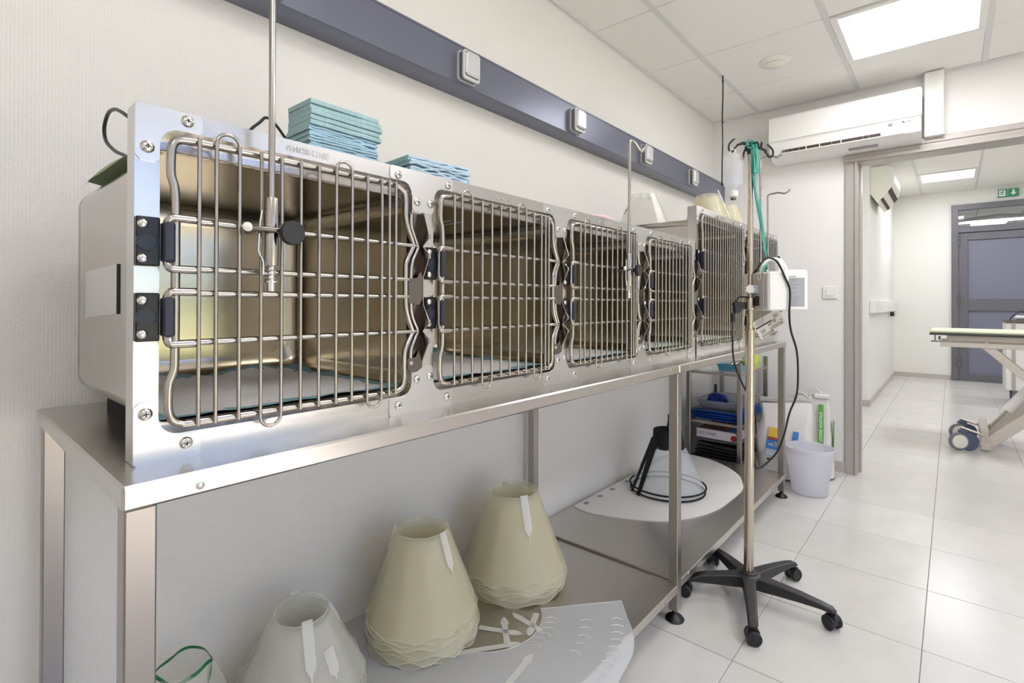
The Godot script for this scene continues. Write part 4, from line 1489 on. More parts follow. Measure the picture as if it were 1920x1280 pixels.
	# cones standing on the cages
	var tc := part_mesh("cone_collar", collar_mesh(0.125, 0.058, 0.165, 8, 0.0, 0.0), M.collar_pale, self, Vector3(0.25, 1.5535 - 0.12, -2.25))
	tag(tc, "low pale cone collar with a pen mark, on the near end of the tall cages", "collar")
	for a in [1.6, 2.3]:
		part_mesh("fastening_tab", tab_mesh(0.125, 0.058, 0.165, a, 0.9, 1.10, 0.016), M.collar_tab, tc)
	var stroke := MB.new()
	for q in [[-0.25, 0.40, 0.60], [-0.33, 0.52, 0.56]]:
		var pts := []
		for i in 4:
			var f := lerpf(q[1], q[2], i / 3.0)
			var a: float = -2.0 + 0.10 * i + q[0]
			pts.append(Vector3(lerpf(0.127, 0.060, f) * cos(a), 0.165 * f, -lerpf(0.127, 0.060, f) * sin(a)))
		stroke.tube(pts, 0.0012, 5)
	part("pen_mark", stroke, M.ink, tc)
	collar_stack(Vector3(0.30, 1.4335, -2.95), Vector3.ZERO, 3, 0.012, 0.165, 0.062, 0.245, stack_labels(3, "outer cream cone collar of the pair beside the saline bottle, on the first tall cage", "%s cream cone collar from the bottom inside those beside the saline bottle"), "cream collars on the first tall cage", M.collar_plastic, 75, [[1.9, 0.9, 1.1, 0.02], [-0.4, 0.3, 1.1, 0.024]])
	collar_stack(Vector3(0.33, 1.4335, -3.22), Vector3.ZERO, 2, 0.012, 0.125, 0.05, 0.235, stack_labels(2, "small white cone collar behind the saline bottle, on the last tall cage", "%s white cone collar inside the small one behind the saline bottle"), "white collars on the last tall cage", M.collar_plastic, 76, [[0.2, 0.8, 1.1, 0.02]])

# ---------------------------------------------------------------- drip stand, pump, bottle
func build_stand() -> void:
	var px := 0.7995
	var pz := -1.9905
	var t := thing("drip_stand", "wheeled drip stand with five black feet and a steel pole in front of the bench", "drip stand", Vector3(px, 0, pz))
	var feet := [Vector2(0.885, -1.738), Vector2(1.062, -1.990), Vector2(0.8915, -2.247), Vector2(0.612, -2.158), Vector2(0.6155, -1.860)]
	var hub := MB.new()
	hub.lathe([Vector2(0.0, 0.050), Vector2(0.040, 0.050), Vector2(0.046, 0.060), Vector2(0.046, 0.088), Vector2(0.040, 0.094), Vector2(0.030, 0.096), Vector2(0.029, 0.101), Vector2(0.024, 0.103), Vector2(0, 0.103)], 28)
	var base := part("base", hub, M.charcoal, t)
	for f in feet:
		var d := Vector3(f.x - px, 0, f.y - pz)
		var l := d.length()
		d = d.normalized()
		var s := Vector3(-d.z, 0, d.x)
		var b := MB.new()
		var rows := []
		for q in [[0.020, 0.094, 0.050, 0.027], [0.055, 0.093, 0.049, 0.022], [0.11, 0.090, 0.052, 0.0195], [0.17, 0.085, 0.055, 0.0175], [l - 0.03, 0.076, 0.056, 0.016], [l, 0.070, 0.053, 0.0155], [l + 0.012, 0.060, 0.052, 0.012]]:
			var row := []
			for p in rrect(-q[3], q[2], q[3], q[1], 0.006, 3):
				row.append(d * q[0] + s * p.x + Vector3(0, p.y, 0))
			rows.append(row)
		b.grid(rows, true, true)
		var ends := []
		for p in rows[-1]:
			ends.append(p)
		b.poly(ends, d)
		part("foot_arm", b, M.charcoal, base)
	var ax := [0.5, 2.6, 1.1, 2.0, 0.2]
	for i in 5:
		var f: Vector2 = feet[i]
		var c := MB.new()
		c.xf = Transform3D(Basis(Vector3.UP, ax[i]), Vector3(f.x - px, 0, f.y - pz))
		c.tube([Vector3(0, 0.030, 0), Vector3(0, 0.056, 0)], 0.0085, 10)
		var hood := MB.new()
		hood.xf = c.xf
		hood.prism(rrect(-0.019, 0.012, 0.019, 0.049, 0.011, 4), -0.010, 0.010)
		c.join(hood)
		var cs := part("caster", c, M.charcoal, t)
		for e in [-1, 1]:
			var w := MB.new()
			w.xf = c.xf * Transform3D(Basis(Vector3.RIGHT, PI / 2 * e), Vector3(0, 0.0235, 0.011 * e))
			w.lathe([Vector2(0.0, -0.001), Vector2(0.0205, -0.001), Vector2(0.0232, 0.001), Vector2(0.0235, 0.009), Vector2(0.021, 0.0115), Vector2(0.0172, 0.012), Vector2(0.0165, 0.0105), Vector2(0.004, 0.0105), Vector2(0.0, 0.012)], 24)
			part("wheel", w, M.charcoal, cs)
	var lean := Basis(Quaternion(Vector3.UP, Vector3(0.0035, 1, 0).normalized()))
	var p1 := MB.new()
	p1.xf = Transform3D(lean, Vector3.ZERO)
	p1.lathe([Vector2(0.0, 0.10), Vector2(0.0165, 0.10), Vector2(0.0165, 0.985), Vector2(0.014, 0.987), Vector2(0.0, 0.987)], 24)
	part("lower_pole", p1, M.pole_steel, t)
	var p2 := MB.new()
	p2.xf = Transform3D(lean, Vector3.ZERO)
	p2.lathe([Vector2(0.0, 0.98), Vector2(0.0097, 0.98), Vector2(0.0097, 1.655), Vector2(0, 1.657)], 20)
	part("upper_pole", p2, M.pole_steel, t)
	var cl := MB.new()
	cl.xf = Transform3D(lean, Vector3.ZERO)
	cl.lathe([Vector2(0.0, 1.06), Vector2(0.0185, 1.06), Vector2(0.019, 1.064), Vector2(0.019, 1.098), Vector2(0.0175, 1.103), Vector2(0.0, 1.104)], 20)
	part("collar", cl, M.pole_steel, t)
	var kn := MB.new()
	kn.xf = Transform3D(Basis(Vector3.UP, 0.71), Vector3(0.0, 1.075, 0.0))
	kn.prism([Vector2(-0.018, -0.006), Vector2(-0.046, -0.032), Vector2(-0.054, -0.026), Vector2(-0.058, 0.008), Vector2(-0.052, 0.014), Vector2(-0.018, 0.012)], -0.012, 0.012)
	part("clamp_lever", kn, M.black_plastic, t)
	# hook head: a cross arm with an open hook at each end
	var cr := Vector3(0.757, 0, -0.653)
	var hd := MB.new()
	hd.xf = Transform3D(Basis.IDENTITY, Vector3(0.006, 0, 0))
	var arm := []
	for q in [[-0.052, 1.664, 0.004], [-0.03, 1.671, 0.006], [-0.006, 1.668, 0.008], [0.006, 1.667, 0.008], [0.03, 1.657, 0.007], [0.058, 1.643, 0.005]]:
		var row := []
		for p in circle2(0, 0, q[2], 8):
			row.append(cr * q[0] + Vector3(0.653, 0, 0.757) * p.x + Vector3(0, q[1] + p.y, 0))
		arm.append(row)
	hd.grid(arm, true, true)
	hd.lathe([Vector2(0.0, 1.63), Vector2(0.0125, 1.63), Vector2(0.0125, 1.662), Vector2(0.008, 1.675), Vector2(0, 1.677)], 16)
	hd.box(cr * -0.012 + Vector3(0, 1.652, 0), Vector3(0.018, 0.018, 0.018), 0.003)
	var head := part("hook_head", hd, M.charcoal, t)
	for e in [-1, 1]:
		var h := MB.new()
		var o : Vector3 = cr * (0.056 * e) + Vector3(0.006, 1.662 if e < 0 else 1.642, 0)
		var dd := cr * float(e)
		h.tube(soft([o - dd * 0.006, o + dd * 0.004 - Vector3(0, 0.010, 0), o + dd * 0.009 - Vector3(0, 0.019, 0), o + dd * 0.017 - Vector3(0, 0.022, 0), o + dd * 0.025 - Vector3(0, 0.013, 0), o + dd * 0.024 + Vector3(0, 0.004, 0), o + dd * 0.012 + Vector3(0, 0.019, 0), o + dd * 0.004 + Vector3(0, 0.024, 0)], 4), 0.0036, 8)
		part("hook", h, M.charcoal, head)
	var h3 := MB.new()
	for e in [-1, 1]:
		var dd := Vector3(0.653, 0, 0.757) * float(e)
		h3.tube(soft([Vector3(0.006, 1.662, 0), Vector3(0.006, 1.664, 0) + dd * 0.03, Vector3(0.006, 1.655, 0) + dd * 0.055, Vector3(0.006, 1.635, 0) + dd * 0.062, Vector3(0.006, 1.632, 0) + dd * 0.075, Vector3(0.006, 1.65, 0) + dd * 0.082], 4), 0.0038, 8)
	part("hook", h3, M.charcoal, head)
	# saline bottle hanging upside down
	var bt := thing("saline_bottle", "half-full clear saline bottle hanging upside down from the drip stand", "bottle", Vector3(0.757, 1.462, -1.9465))
	var sh := [Vector2(0.0, 0.030), Vector2(0.0135, 0.030), Vector2(0.0165, 0.034), Vector2(0.024, 0.042), Vector2(0.033, 0.056), Vector2(0.0338, 0.062), Vector2(0.0338, 0.152), Vector2(0.031, 0.162), Vector2(0.022, 0.1665), Vector2(0.0, 0.168)]
	part("body", MB.new().lathe(sh, 32), M.bottle_plastic, bt)
	part("liquid", MB.new().lathe([Vector2(0, 0.032), Vector2(0.013, 0.032), Vector2(0.023, 0.043), Vector2(0.0315, 0.057), Vector2(0.0325, 0.062), Vector2(0.0325, 0.112), Vector2(0, 0.112)], 28), M.bottle_liquid, bt)
	part("cap", MB.new().lathe([Vector2(0, 0.008), Vector2(0.011, 0.008), Vector2(0.0165, 0.012), Vector2(0.0175, 0.032), Vector2(0.0145, 0.034)], 24), M.white_plastic, bt)
	part("stopper", MB.new().lathe([Vector2(0, 0.0), Vector2(0.0085, 0.0), Vector2(0.0095, 0.002), Vector2(0.0095, 0.009), Vector2(0, 0.009)], 18), M.steel_dark, bt)
	part("hanger", MB.new().tube(bent([cr * -0.012 + Vector3(0, 0.164, 0), cr * -0.011 + Vector3(0, 0.185, 0), cr * 0.006 + Vector3(0, 0.187, 0), cr * 0.010 + Vector3(0, 0.164, 0)], 0.008, 4), 0.0022, 7), M.white_plastic, bt)
	part("print", MB.new().lathe([Vector2(0.0342, 0.075), Vector2(0.0342, 0.11)], 6, 0.0, 0.42), M.label_grey, bt)
	# turquoise rubber tourniquets
	var tq := thing("rubber_strap", "long turquoise rubber strap tied round the hook head and the pump handle", "strap", Vector3.ZERO)
	strap(tq, [Vector3(0.8135, 1.678, -1.984), Vector3(0.818, 1.655, -1.975), Vector3(0.8175, 1.60, -1.985), Vector3(0.822, 1.50, -1.99), Vector3(0.833, 1.43, -1.995), Vector3(0.843, 1.36, -2.0), Vector3(0.851, 1.27, -2.008), Vector3(0.858, 1.238, -2.015), Vector3(0.853, 1.222, -2.0), Vector3(0.846, 1.195, -1.99)], 0.0052, M.turquoise, "band")
	strap(tq, [Vector3(0.806, 1.675, -1.99), Vector3(0.812, 1.64, -1.975), Vector3(0.815, 1.56, -1.98), Vector3(0.827, 1.44, -1.992), Vector3(0.845, 1.33, -2.004), Vector3(0.857, 1.245, -2.012)], 0.0042, M.turquoise_dark, "band")
	strap(tq, [Vector3(0.80, 1.66, -1.975), Vector3(0.80, 1.672, -1.97), Vector3(0.81, 1.678, -1.97), Vector3(0.822, 1.672, -1.985), Vector3(0.825, 1.652, -1.99), Vector3(0.812, 1.645, -1.965), Vector3(0.801, 1.655, -1.968)], 0.0055, M.turquoise, "knot")
	var ts := thing("rubber_strap", "short turquoise rubber strap dangling in a loop from the hook head", "strap", Vector3.ZERO)
	strap(ts, [Vector3(0.8175, 1.679, -1.992), Vector3(0.828, 1.668, -1.984), Vector3(0.830, 1.64, -1.982), Vector3(0.829, 1.60, -1.984), Vector3(0.830, 1.562, -1.985), Vector3(0.8275, 1.556, -1.98), Vector3(0.8235, 1.562, -1.978), Vector3(0.822, 1.62, -1.978)], 0.0062, M.turquoise, "band")
	# infusion pump clamped to the pole, its back to the camera
	var pu := thing("infusion_pump", "white infusion pump with grey rating label clamped to the drip stand", "pump", Vector3(0.800, 1.0563, -1.9915), 0.7123)
	var bd := MB.new()
	bd.xf = Transform3D(Basis(Vector3.RIGHT, -PI / 2), Vector3.ZERO)
	bd.prism([Vector2(0.018, 0.088), Vector2(0.018, -0.005), Vector2(0.034, -0.034), Vector2(0.088, -0.034), Vector2(0.088, 0.088)], 0.0, 0.139)
	part("housing", bd, M.pump_white, pu)
	part("side_panel", MB.new().box(Vector3(0.0175, 0.069, 0.040), Vector3(0.003, 0.13, 0.07), 0.001), M.pump_side, pu)
	var b2 := MB.new()
	b2.box(Vector3(0.130, 0.0725, 0.03), Vector3(0.088, 0.147, 0.10), 0.008)
	part("module", b2, M.pump_white, pu)
	part("front", MB.new().box(Vector3(0.060, 0.0695, 0.075), Vector3(0.073, 0.139, 0.04), 0.006), M.pump_white, pu)
	var lab := part("rating_label", MB.new().box(Vector3(0.127, 0.066, 0.0803), Vector3(0.062, 0.102, 0.001)), M.label_grey, pu)
	var ln := MB.new()
	var rng := RandomNumberGenerator.new()
	rng.seed = 2
	for i in 15:
		var w := rng.randf_range(0.012, 0.05)
		ln.box(Vector3(0.098 + w / 2, 0.112 - 0.0065 * i, 0.0811), Vector3(w, 0.0016, 0.0006))
	part("print", ln, M.grey_print, lab)
	part("heading", MB.new().box(Vector3(0.112, 0.1215, 0.0804), Vector3(0.03, 0.003, 0.0006)), M.grey_print, pu)
	var hl := MB.new()
	var hrow := []
	for q in [[0.035, 0.135], [0.046, 0.172], [0.064, 0.1845], [0.09, 0.1845], [0.108, 0.176], [0.128, 0.140]]:
		hrow.append(Vector3(q[0], q[1], 0.02))
	for e in [0, 1]:
		hl.tube(soft(hrow, 4), 0.0085, 10)
		break
	hl.box(Vector3(0.082, 0.155, 0.035), Vector3(0.030, 0.06, 0.06), 0.010)
	part("handle", hl, M.pump_white, pu)
	part("jaw", MB.new().box(Vector3(0.0105, 0.0775, 0.018), Vector3(0.034, 0.030, 0.03), 0.003), M.label_pale, pu)
	var st := []
	for i in 14:
		var a := TAU * i / 14.0
		var r := 0.0165 if i % 2 == 0 else 0.0125
		st.append(Vector2(r * cos(a), r * sin(a)))
	var sk := MB.new()
	sk.xf = Transform3D(Basis(Vector3.UP, -0.25), Vector3(-0.0115, 0.0775, 0.026))
	sk.prism(soft(st + [st[0]], 3), 0.0, 0.016)
	part("star_knob", sk, M.knob_white, pu)
	var rg := MB.new()
	rg.xf = Transform3D(Basis(Vector3.UP, -PI / 2), Vector3(0.0155, 0.123, 0.044))
	var rp := []
	for k in 20:
		rp.append(Vector3(0.011 * cos(TAU * k / 20), 0.0125 * sin(TAU * k / 20), 0))
	rg.tube(rp, 0.0016, 6, true)
	part("bell_ring", rg, M.pump_white, pu)
	part("port", MB.new().box(Vector3(0.019, 0.035, 0.03), Vector3(0.012, 0.035, 0.028), 0.002), M.charcoal, pu)
	# mains cable: over the handle, down to the bench and back
	var cab := []
	for q in [[0.83, 1.19, -1.935], [0.849, 1.1951, -1.9009], [0.8659, 1.2286, -1.9153], [0.8842, 1.2417, -1.931], [0.9053, 1.225, -1.9493], [0.9249, 1.1731, -1.9666], [0.9376, 1.1267, -1.9778], [0.9361, 1.0431, -1.977], [0.9389, 0.985, -1.9898], [0.944, 0.9131, -2.05], [0.938, 0.8257, -2.1], [0.9335, 0.7473, -2.1], [0.9128, 0.6787, -2.086], [0.8979, 0.6003, -2.0736], [0.8756, 0.5316, -2.0548], [0.8311, 0.4785, -2.0167], [0.815, 0.492, -2.01], [0.805, 0.56, -2.02]]:
		cab.append(Vector3(q[0], q[1], q[2]))
	one("mains_cable", MB.new().tube(soft(cab, 6), 0.0036, 8), M.cable_black, "thick black mains cable draped over the pump handle and hanging to the shelf", "cable")
	var c2 := []
	for q in [[0.806, 1.104, -1.972], [0.790, 1.106, -1.966], [0.772, 1.103, -1.960], [0.7587, 1.0698, -1.9507], [0.7565, 1.0365, -1.9496], [0.7557, 0.9816, -1.9486], [0.7557, 0.9032, -1.9491], [0.7645, 0.8445, -1.9571], [0.7897, 0.7663, -1.9793], [0.803, 0.735, -1.99], [0.815, 0.70, -2.012], [0.818, 0.60, -2.015]]:
		c2.append(Vector3(q[0], q[1], q[2]))
	var o := one("mains_cable", MB.new().tube(soft(c2, 6), 0.0032, 8), M.cable_black, "thinner black cable with a ferrite lump hanging in front of the tall cage", "cable")
	var fe := MB.new()
	fe.xf.origin = Vector3(0.7568, 1.030, -1.9492)
	fe.lathe([Vector2(0, -0.017), Vector2(0.007, -0.017), Vector2(0.0085, -0.014), Vector2(0.0085, 0.014), Vector2(0.007, 0.017), Vector2(0, 0.017)], 14)
	part("ferrite", fe, M.charcoal, o)

func strap(parent: Node3D, pts: Array, hw: float, m: StandardMaterial3D, called: String) -> void:
	var c := soft(pts, 5)
	var b := MB.new()
	var side := Vector3(0.757, 0, -0.653)
	var rows := []
	for i in c.size():
		var w := hw * (1.0 + 0.15 * sin(i * 0.7))
		var tw: Vector3 = (side + Vector3(0.653, 0, 0.757) * 0.6 * sin(i * 0.35)).normalized()
		var nn := tw.cross(Vector3.UP).normalized() * 0.0012
		rows.append([c[i] - tw * w - nn, c[i] + tw * w - nn, c[i] + tw * w + nn, c[i] - tw * w + nn])
	b.grid(rows, true)
	part(called, b, m, parent)

# ---------------------------------------------------------------- shelf rack, sacks and bin past the bench
func build_rack_corner() -> void:
	var t := thing("shelf_rack", "small metal rack with a glass top standing past the end of the bench", "rack", Vector3(0.235, 0, -3.53))
	for p in [[-0.165, 0.270], [0.150, 0.270], [-0.150, -0.315], [0.150, -0.300]]:
		part("post", MB.new().box(Vector3(p[0], 0.36, p[1]), Vector3(0.028, 0.72, 0.022), 0.003), M.steel_leg, t)
	part("glass_shelf", MB.new().box(Vector3(0, 0.658, -0.02), Vector3(0.31, 0.006, 0.56)), M.shelf_glass, t)
	for y in [0.652, 0.338]:
		var b := MB.new()
		b.box(Vector3(0, y - 0.008, 0.275), Vector3(0.33, 0.016, 0.006), 0.001)
		b.box(Vector3(0.158, y - 0.008, -0.02), Vector3(0.006, 0.016, 0.58), 0.001)
		b.box(Vector3(-0.158, y - 0.008, -0.02), Vector3(0.006, 0.016, 0.58), 0.001)
		part("shelf_rim", b, M.steel_leg, t)
	var wires := MB.new()
	for k in 9:
		var z := 0.25 - 0.066 * k
		wires.tube([Vector3(-0.155, 0.335, z), Vector3(0.155, 0.335, z)], 0.002, 5)
	var ws := part("wire_shelf", wires, M.steel_leg, t)
	ws.set_meta("kind", "stuff")
	part("base_shelf", MB.new().box(Vector3(0, 0.108, -0.02), Vector3(0.30, 0.008, 0.56), 0.002), M.black_plastic, t)
	# folders, tray and brush on the middle shelf
	for i in 4:
		var m := MB.new()
		var rows := []
		var sag := 0.008
		for k in 11:
			var x := lerpf(-0.150, 0.150, k / 10.0)
			var y : float = 0.345 + 0.017 * i + sag * (1 - cos(x * 11)) * (1 if i < 2 else -0.4) * 0.5
			rows.append([Vector3(x, y, -0.22), Vector3(x, y, 0.262 - 0.004 * (i % 2)), Vector3(x, y + 0.008, 0.266 - 0.004 * (i % 2)), Vector3(x, y + 0.008, -0.22)])
		m.grid(rows, true)
		var o := thing("tray_folder", "%s shallow blue tray from the bottom of the pile on the rack" % ORD[i], "tray", Vector3(0.235 - 0.004 * i, 0, -3.53 + 0.004 * i), 0.0, "blue trays on the rack")
		part("body", m, M.blue_plastic, o)
		if i == 3:
			part("liner", MB.new().box(Vector3(0, 0.4075, 0.02), Vector3(0.26, 0.004, 0.44)), M.tray_dark, o)
	var tr := thing("metal_tray", "grey metal tray holding the blue brush, on top of the blue trays", "tray", Vector3(0.245, 0.411, -3.46))
	var tm := MB.new()
	var rows2 := []
	for q in [[0.0, 0.100, 0.150], [0.003, 0.112, 0.16], [0.055, 0.132, 0.182], [0.057, 0.140, 0.19], [0.053, 0.128, 0.178], [0.006, 0.108, 0.155]]:
		var row := []
		for p in rrect(-q[1], -q[2], q[1], q[2], 0.02, 4):
			row.append(Vector3(p.x, q[0], -p.y))
		rows2.append(row)
	tm.grid(rows2, true)
	tm.poly([Vector3(-0.10, 0.003, -0.15), Vector3(0.10, 0.003, -0.15), Vector3(0.10, 0.003, 0.15), Vector3(-0.10, 0.003, 0.15)], Vector3.UP)
	part("pan", tm, M.tray_steel, tr)
	var br := thing("brush", "dark blue bristle brush sticking up out of the grey metal tray", "brush", Vector3(0.20, 0.42, -3.42))
	var hb := MB.new()
	hb.prism(soft([Vector2(-0.062, 0.02), Vector2(-0.055, 0.052), Vector2(-0.03, 0.072), Vector2(0.01, 0.074), Vector2(0.045, 0.066), Vector2(0.062, 0.045), Vector2(0.062, 0.02), Vector2(-0.062, 0.02)], 3), -0.02, 0.02)
	part("head", hb, M.blue_deep, br)
	var bl := MB.new()
	for i in 10:
		for j in 4:
			bl.box(Vector3(-0.05 + 0.0115 * i, 0.027 + 0.0105 * j, 0.024), Vector3(0.005, 0.005, 0.010))
	part("bristles", bl, M.blue_plastic, br).set_meta("kind", "stuff")
	part("handle", MB.new().box(Vector3(-0.026, 0.098, -0.035), Vector3(0.016, 0.06, 0.012), 0.003), M.black_plastic, br)
	# boxes and dark trays on the bottom shelf
	var cg := thing("card_box", "long cardboard box with photographs on its lid, on the bottom of the rack", "box", Vector3(0.245, 0.228, -3.50), -0.02)
	part("carton", MB.new().box(Vector3(0, 0.028, 0), Vector3(0.25, 0.056, 0.46), 0.002), M.box_white, cg)
	part("lid_picture", MB.new().box(Vector3(0, 0.0567, 0), Vector3(0.246, 0.001, 0.45)), M.box_brown, cg)
	for q in [[-0.05, 0.12, 0.09, 0.05, "print_tan"], [0.0, 0.03, 0.06, 0.09, "print_tan"], [0.035, 0.13, 0.05, 0.05, "print_orange"], [-0.07, -0.06, 0.05, 0.10, "print_orange"], [0.095, 0.16, 0.06, 0.10, "label_blue"]]:
		part("lid_patch", MB.new().box(Vector3(q[0], 0.0574, q[1]), Vector3(q[2], 0.0008, q[3])), M[q[4]], cg)
	text("lettering", "CAT CAME", 0.026, 0.0006, M.grey_print, cg, Transform3D(Basis.IDENTITY, Vector3(-0.060, 0.030, 0.2305)), "Droid Sans", true)
	part("red_spot", MB.new().prism(circle2(0.108, 0.022, 0.019, 20), 0.2300, 0.2308), M.box_red, cg)
	for i in 4:
		var d := one("dark_tray", MB.new().box(Vector3.ZERO, Vector3(0.262, 0.012, 0.46), 0.003), M.black_plastic, "%s thin black tray from the bottom, sliding askew under the cardboard box" % ORD[i], "tray", Vector3(0.236, 0.122 + 0.0215 * i, -3.495 + 0.004 * i), 0.03 * i, "black trays under the cardboard box")
		d.rotation.z = -0.02 * i
		part("steel_lip", MB.new().box(Vector3(0, 0.0075, 0.226), Vector3(0.258, 0.002, 0.006)), M.steel_dark, d)
	var mg := one("card_box", MB.new().box(Vector3.ZERO, Vector3(0.25, 0.014, 0.42), 0.002), M.tray_dark, "thin dark printed box lying aslant on the black trays", "box", Vector3(0.24, 0.215, -3.49), 0.06)
	for q in [[-0.05, 0.12, 0.05, 0.12, "lawn"], [0.03, 0.1, 0.05, 0.1, "box_brown"], [0.09, 0.13, 0.04, 0.1, "blue_deep"]]:
		part("print_patch", MB.new().box(Vector3(q[0], 0.0074, q[1]), Vector3(q[2], 0.001, q[3])), M[q[4]], mg)
	# things on the glass top
	var tb := thing("plastic_tub", "shallow turquoise blue tub on the glass top of the rack", "tub", Vector3(0.30, 0.661, -3.45))
	var tu := MB.new()
	var rr := []
	for q in [[0.0, 0.072, 0.11], [0.037, 0.082, 0.12], [0.040, 0.086, 0.124], [0.037, 0.078, 0.116], [0.004, 0.068, 0.106]]:
		var row := []
		for p in rrect(-q[1], -q[2], q[1], q[2], 0.02, 4):
			row.append(Vector3(p.x, q[0], -p.y))
		rr.append(row)
	tu.grid(rr, true)
	tu.poly([Vector3(-0.07, 0.003, -0.11), Vector3(0.07, 0.003, -0.11), Vector3(0.07, 0.003, 0.11), Vector3(-0.07, 0.003, 0.11)], Vector3.UP)
	part("bowl", tu, M.tub_blue, tb)
	var sc := thing("steel_tools", "heap of small steel instruments lying in the turquoise tub", "tools", Vector3(0.30, 0.665, -3.45))
	for i in 4:
		var m := MB.new()
		m.tube(soft([Vector3(-0.05 + 0.02 * i, 0.02, 0.08), Vector3(-0.02 + 0.02 * i, 0.04 + 0.004 * i, 0.02), Vector3(0.03 - 0.01 * i, 0.038, -0.05)], 4), 0.006, 7)
		part("instrument", m, M.steel_rod, sc)
	var cup := [["lime green upturned pot next to the pole on the rack top", 0.375, -3.50, M.lime_plastic, 0.05, 0.075], ["second lime green pot at the back corner of the rack top", 0.345, -3.70, M.lime_plastic, 0.034, 0.085]]
	for c in cup:
		var o := thing("plastic_pot", c[0], "pot", Vector3(c[1], 0.661, c[2]), 0.0, "")
		var r: float = c[4]
		var h: float = c[5]
		part("body", MB.new().lathe([Vector2(0, 0), Vector2(r * 0.75, 0), Vector2(r * 0.8, 0.004), Vector2(r, h * 0.55), Vector2(r * 0.95, h * 0.75), Vector2(r * 0.5, h), Vector2(0, h)], 8), c[3], o)
		part("base_band", MB.new().lathe([Vector2(r * 0.83, 0.0), Vector2(r * 0.86, 0.018), Vector2(r * 0.8, 0.02)], 8), M.yellow_plastic, o)
	var bb := one("blue_bottle", MB.new().lathe([Vector2(0, 0), Vector2(0.028, 0), Vector2(0.03, 0.004), Vector2(0.03, 0.06), Vector2(0.012, 0.075), Vector2(0.012, 0.09), Vector2(0, 0.091)], 18), M.tub_blue, "small pale blue bottle half hidden behind the pole, on the rack top", "bottle", Vector3(0.33, 0.661, -3.60))
	part("cap", MB.new().lathe([Vector2(0, 0.09), Vector2(0.013, 0.09), Vector2(0.013, 0.102), Vector2(0, 0.103)], 14), M.white_plastic, bb)
	# white feed sack with a blue and yellow label
	var s := thing("feed_sack", "big crumpled white feed sack with blue and yellow label behind the end leg", "sack", Vector3(0.575, 0, -3.53), 0.22)
	var n := FastNoiseLite.new()
	n.seed = 14
	n.frequency = 5.0
	var rows := []
	for i in 15:
		var f := i / 14.0
		var y := 0.012 + 0.455 * f
		var hw := 0.150 + 0.012 * sin(f * 5)
		var hd := lerpf(0.085, 0.012, pow(f, 2.2))
		var row := []
		for p in rrect(-hw, -hd, hw, hd, minf(hd, hw) * 0.8, 5):
			var q := 0.020 * n.get_noise_3d(p.x * 4, y * 4, p.y * 8) * (1 - 0.5 * f)
			row.append(Vector3(p.x * (1 + q) + 0.008 * sin(f * 9), y + 0.02 * f * p.x * 4, -p.y + q))
		rows.append(row)
	var sm := MB.new()
	sm.grid(rows, true)
	part("bag", sm, M.sack_white, s)
	part("folded_top", MB.new().box(Vector3(0.0, 0.478, 0), Vector3(0.29, 0.03, 0.012), 0.004), M.sack_grey, s)
	for q in [[-0.057, 0.290, 0.066, 0.06, "label_yellow"], [-0.062, 0.250, 0.068, 0.012, "label_red"], [-0.067, 0.216, 0.070, 0.055, "label_blue"], [-0.072, 0.168, 0.070, 0.045, "label_pale"], [0.055, 0.270, 0.030, 0.075, "label_blue"]]:
		var lb := MB.new()
		lb.box(Vector3(0, 0, 0), Vector3(q[2], q[3], 0.003), 0.001)
		var o := part("label", lb, M[q[4]], s, Vector3(q[0], q[1], 0.082 + 0.0 * q[1]))
		o.rotation.x = -0.10
		o.rotation.z = -0.12
	text("digit", "3", 0.036, 0.0006, M.label_yellow, s, Transform3D(Basis(Vector3.BACK, -0.12), Vector3(-0.052, 0.218, 0.0845)), "Droid Sans", true)
	text("letters", "vd", 0.022, 0.0006, M.white_plastic, s, Transform3D(Basis(Vector3.BACK, -0.12), Vector3(-0.078, 0.216, 0.0845)), "Droid Sans", true)
	part("bar_code", MB.new().box(Vector3(-0.09, 0.126, 0.090), Vector3(0.020, 0.010, 0.001)), M.ink, s)
	# second sack, green panel, with carry handles
	var g := thing("litter_sack", "white sack with a green lettered side panel standing behind the bin", "sack", Vector3(0.69, 0, -3.70), 0.12)
	rows = []
	for i in 11:
		var f := i / 10.0
		var y := 0.012 + 0.49 * f
		var row := []
		var hw := lerpf(0.125, 0.100, f)
		var hd := lerpf(0.075, 0.030, f)
		for p in rrect(-hw, -hd, hw, hd, hd * 0.7, 5):
			var q := 0.02 * n.get_noise_3d(p.x * 5 + 9, y * 4, p.y * 8)
			row.append(Vector3(p.x * (1 + q), y, -p.y + q))
		rows.append(row)
	var gm := MB.new()
	gm.grid(rows, true)
	part("bag", gm, M.sack_white, g)
	part("rolled_top", MB.new().box(Vector3(0.055, 0.505, 0.02), Vector3(0.09, 0.03, 0.05), 0.008), M.sack_white, g)
	var gp := MB.new()
	gp.prism([Vector2(0.035, 0.22), Vector2(0.068, 0.22), Vector2(0.066, 0.46), Vector2(0.040, 0.46)], 0.0, 0.002)
	var gpl := part("green_panel", gp, M.label_green, g, Vector3(0, 0, 0.075))
	gpl.rotation.x = -0.08
	gpl.position.z = 0.095
	text("lettering", "LITIERE VEGETALE", 0.021, 0.0006, M.white_plastic, g, Transform3D(Basis(Vector3.RIGHT, -0.08) * Basis(Vector3.BACK, PI / 2), Vector3(0.053, 0.325, 0.073)), "Droid Sans", true)
	part("green_edge", MB.new().box(Vector3(0.118, 0.28, 0.02), Vector3(0.006, 0.16, 0.05), 0.002), M.label_green, g)
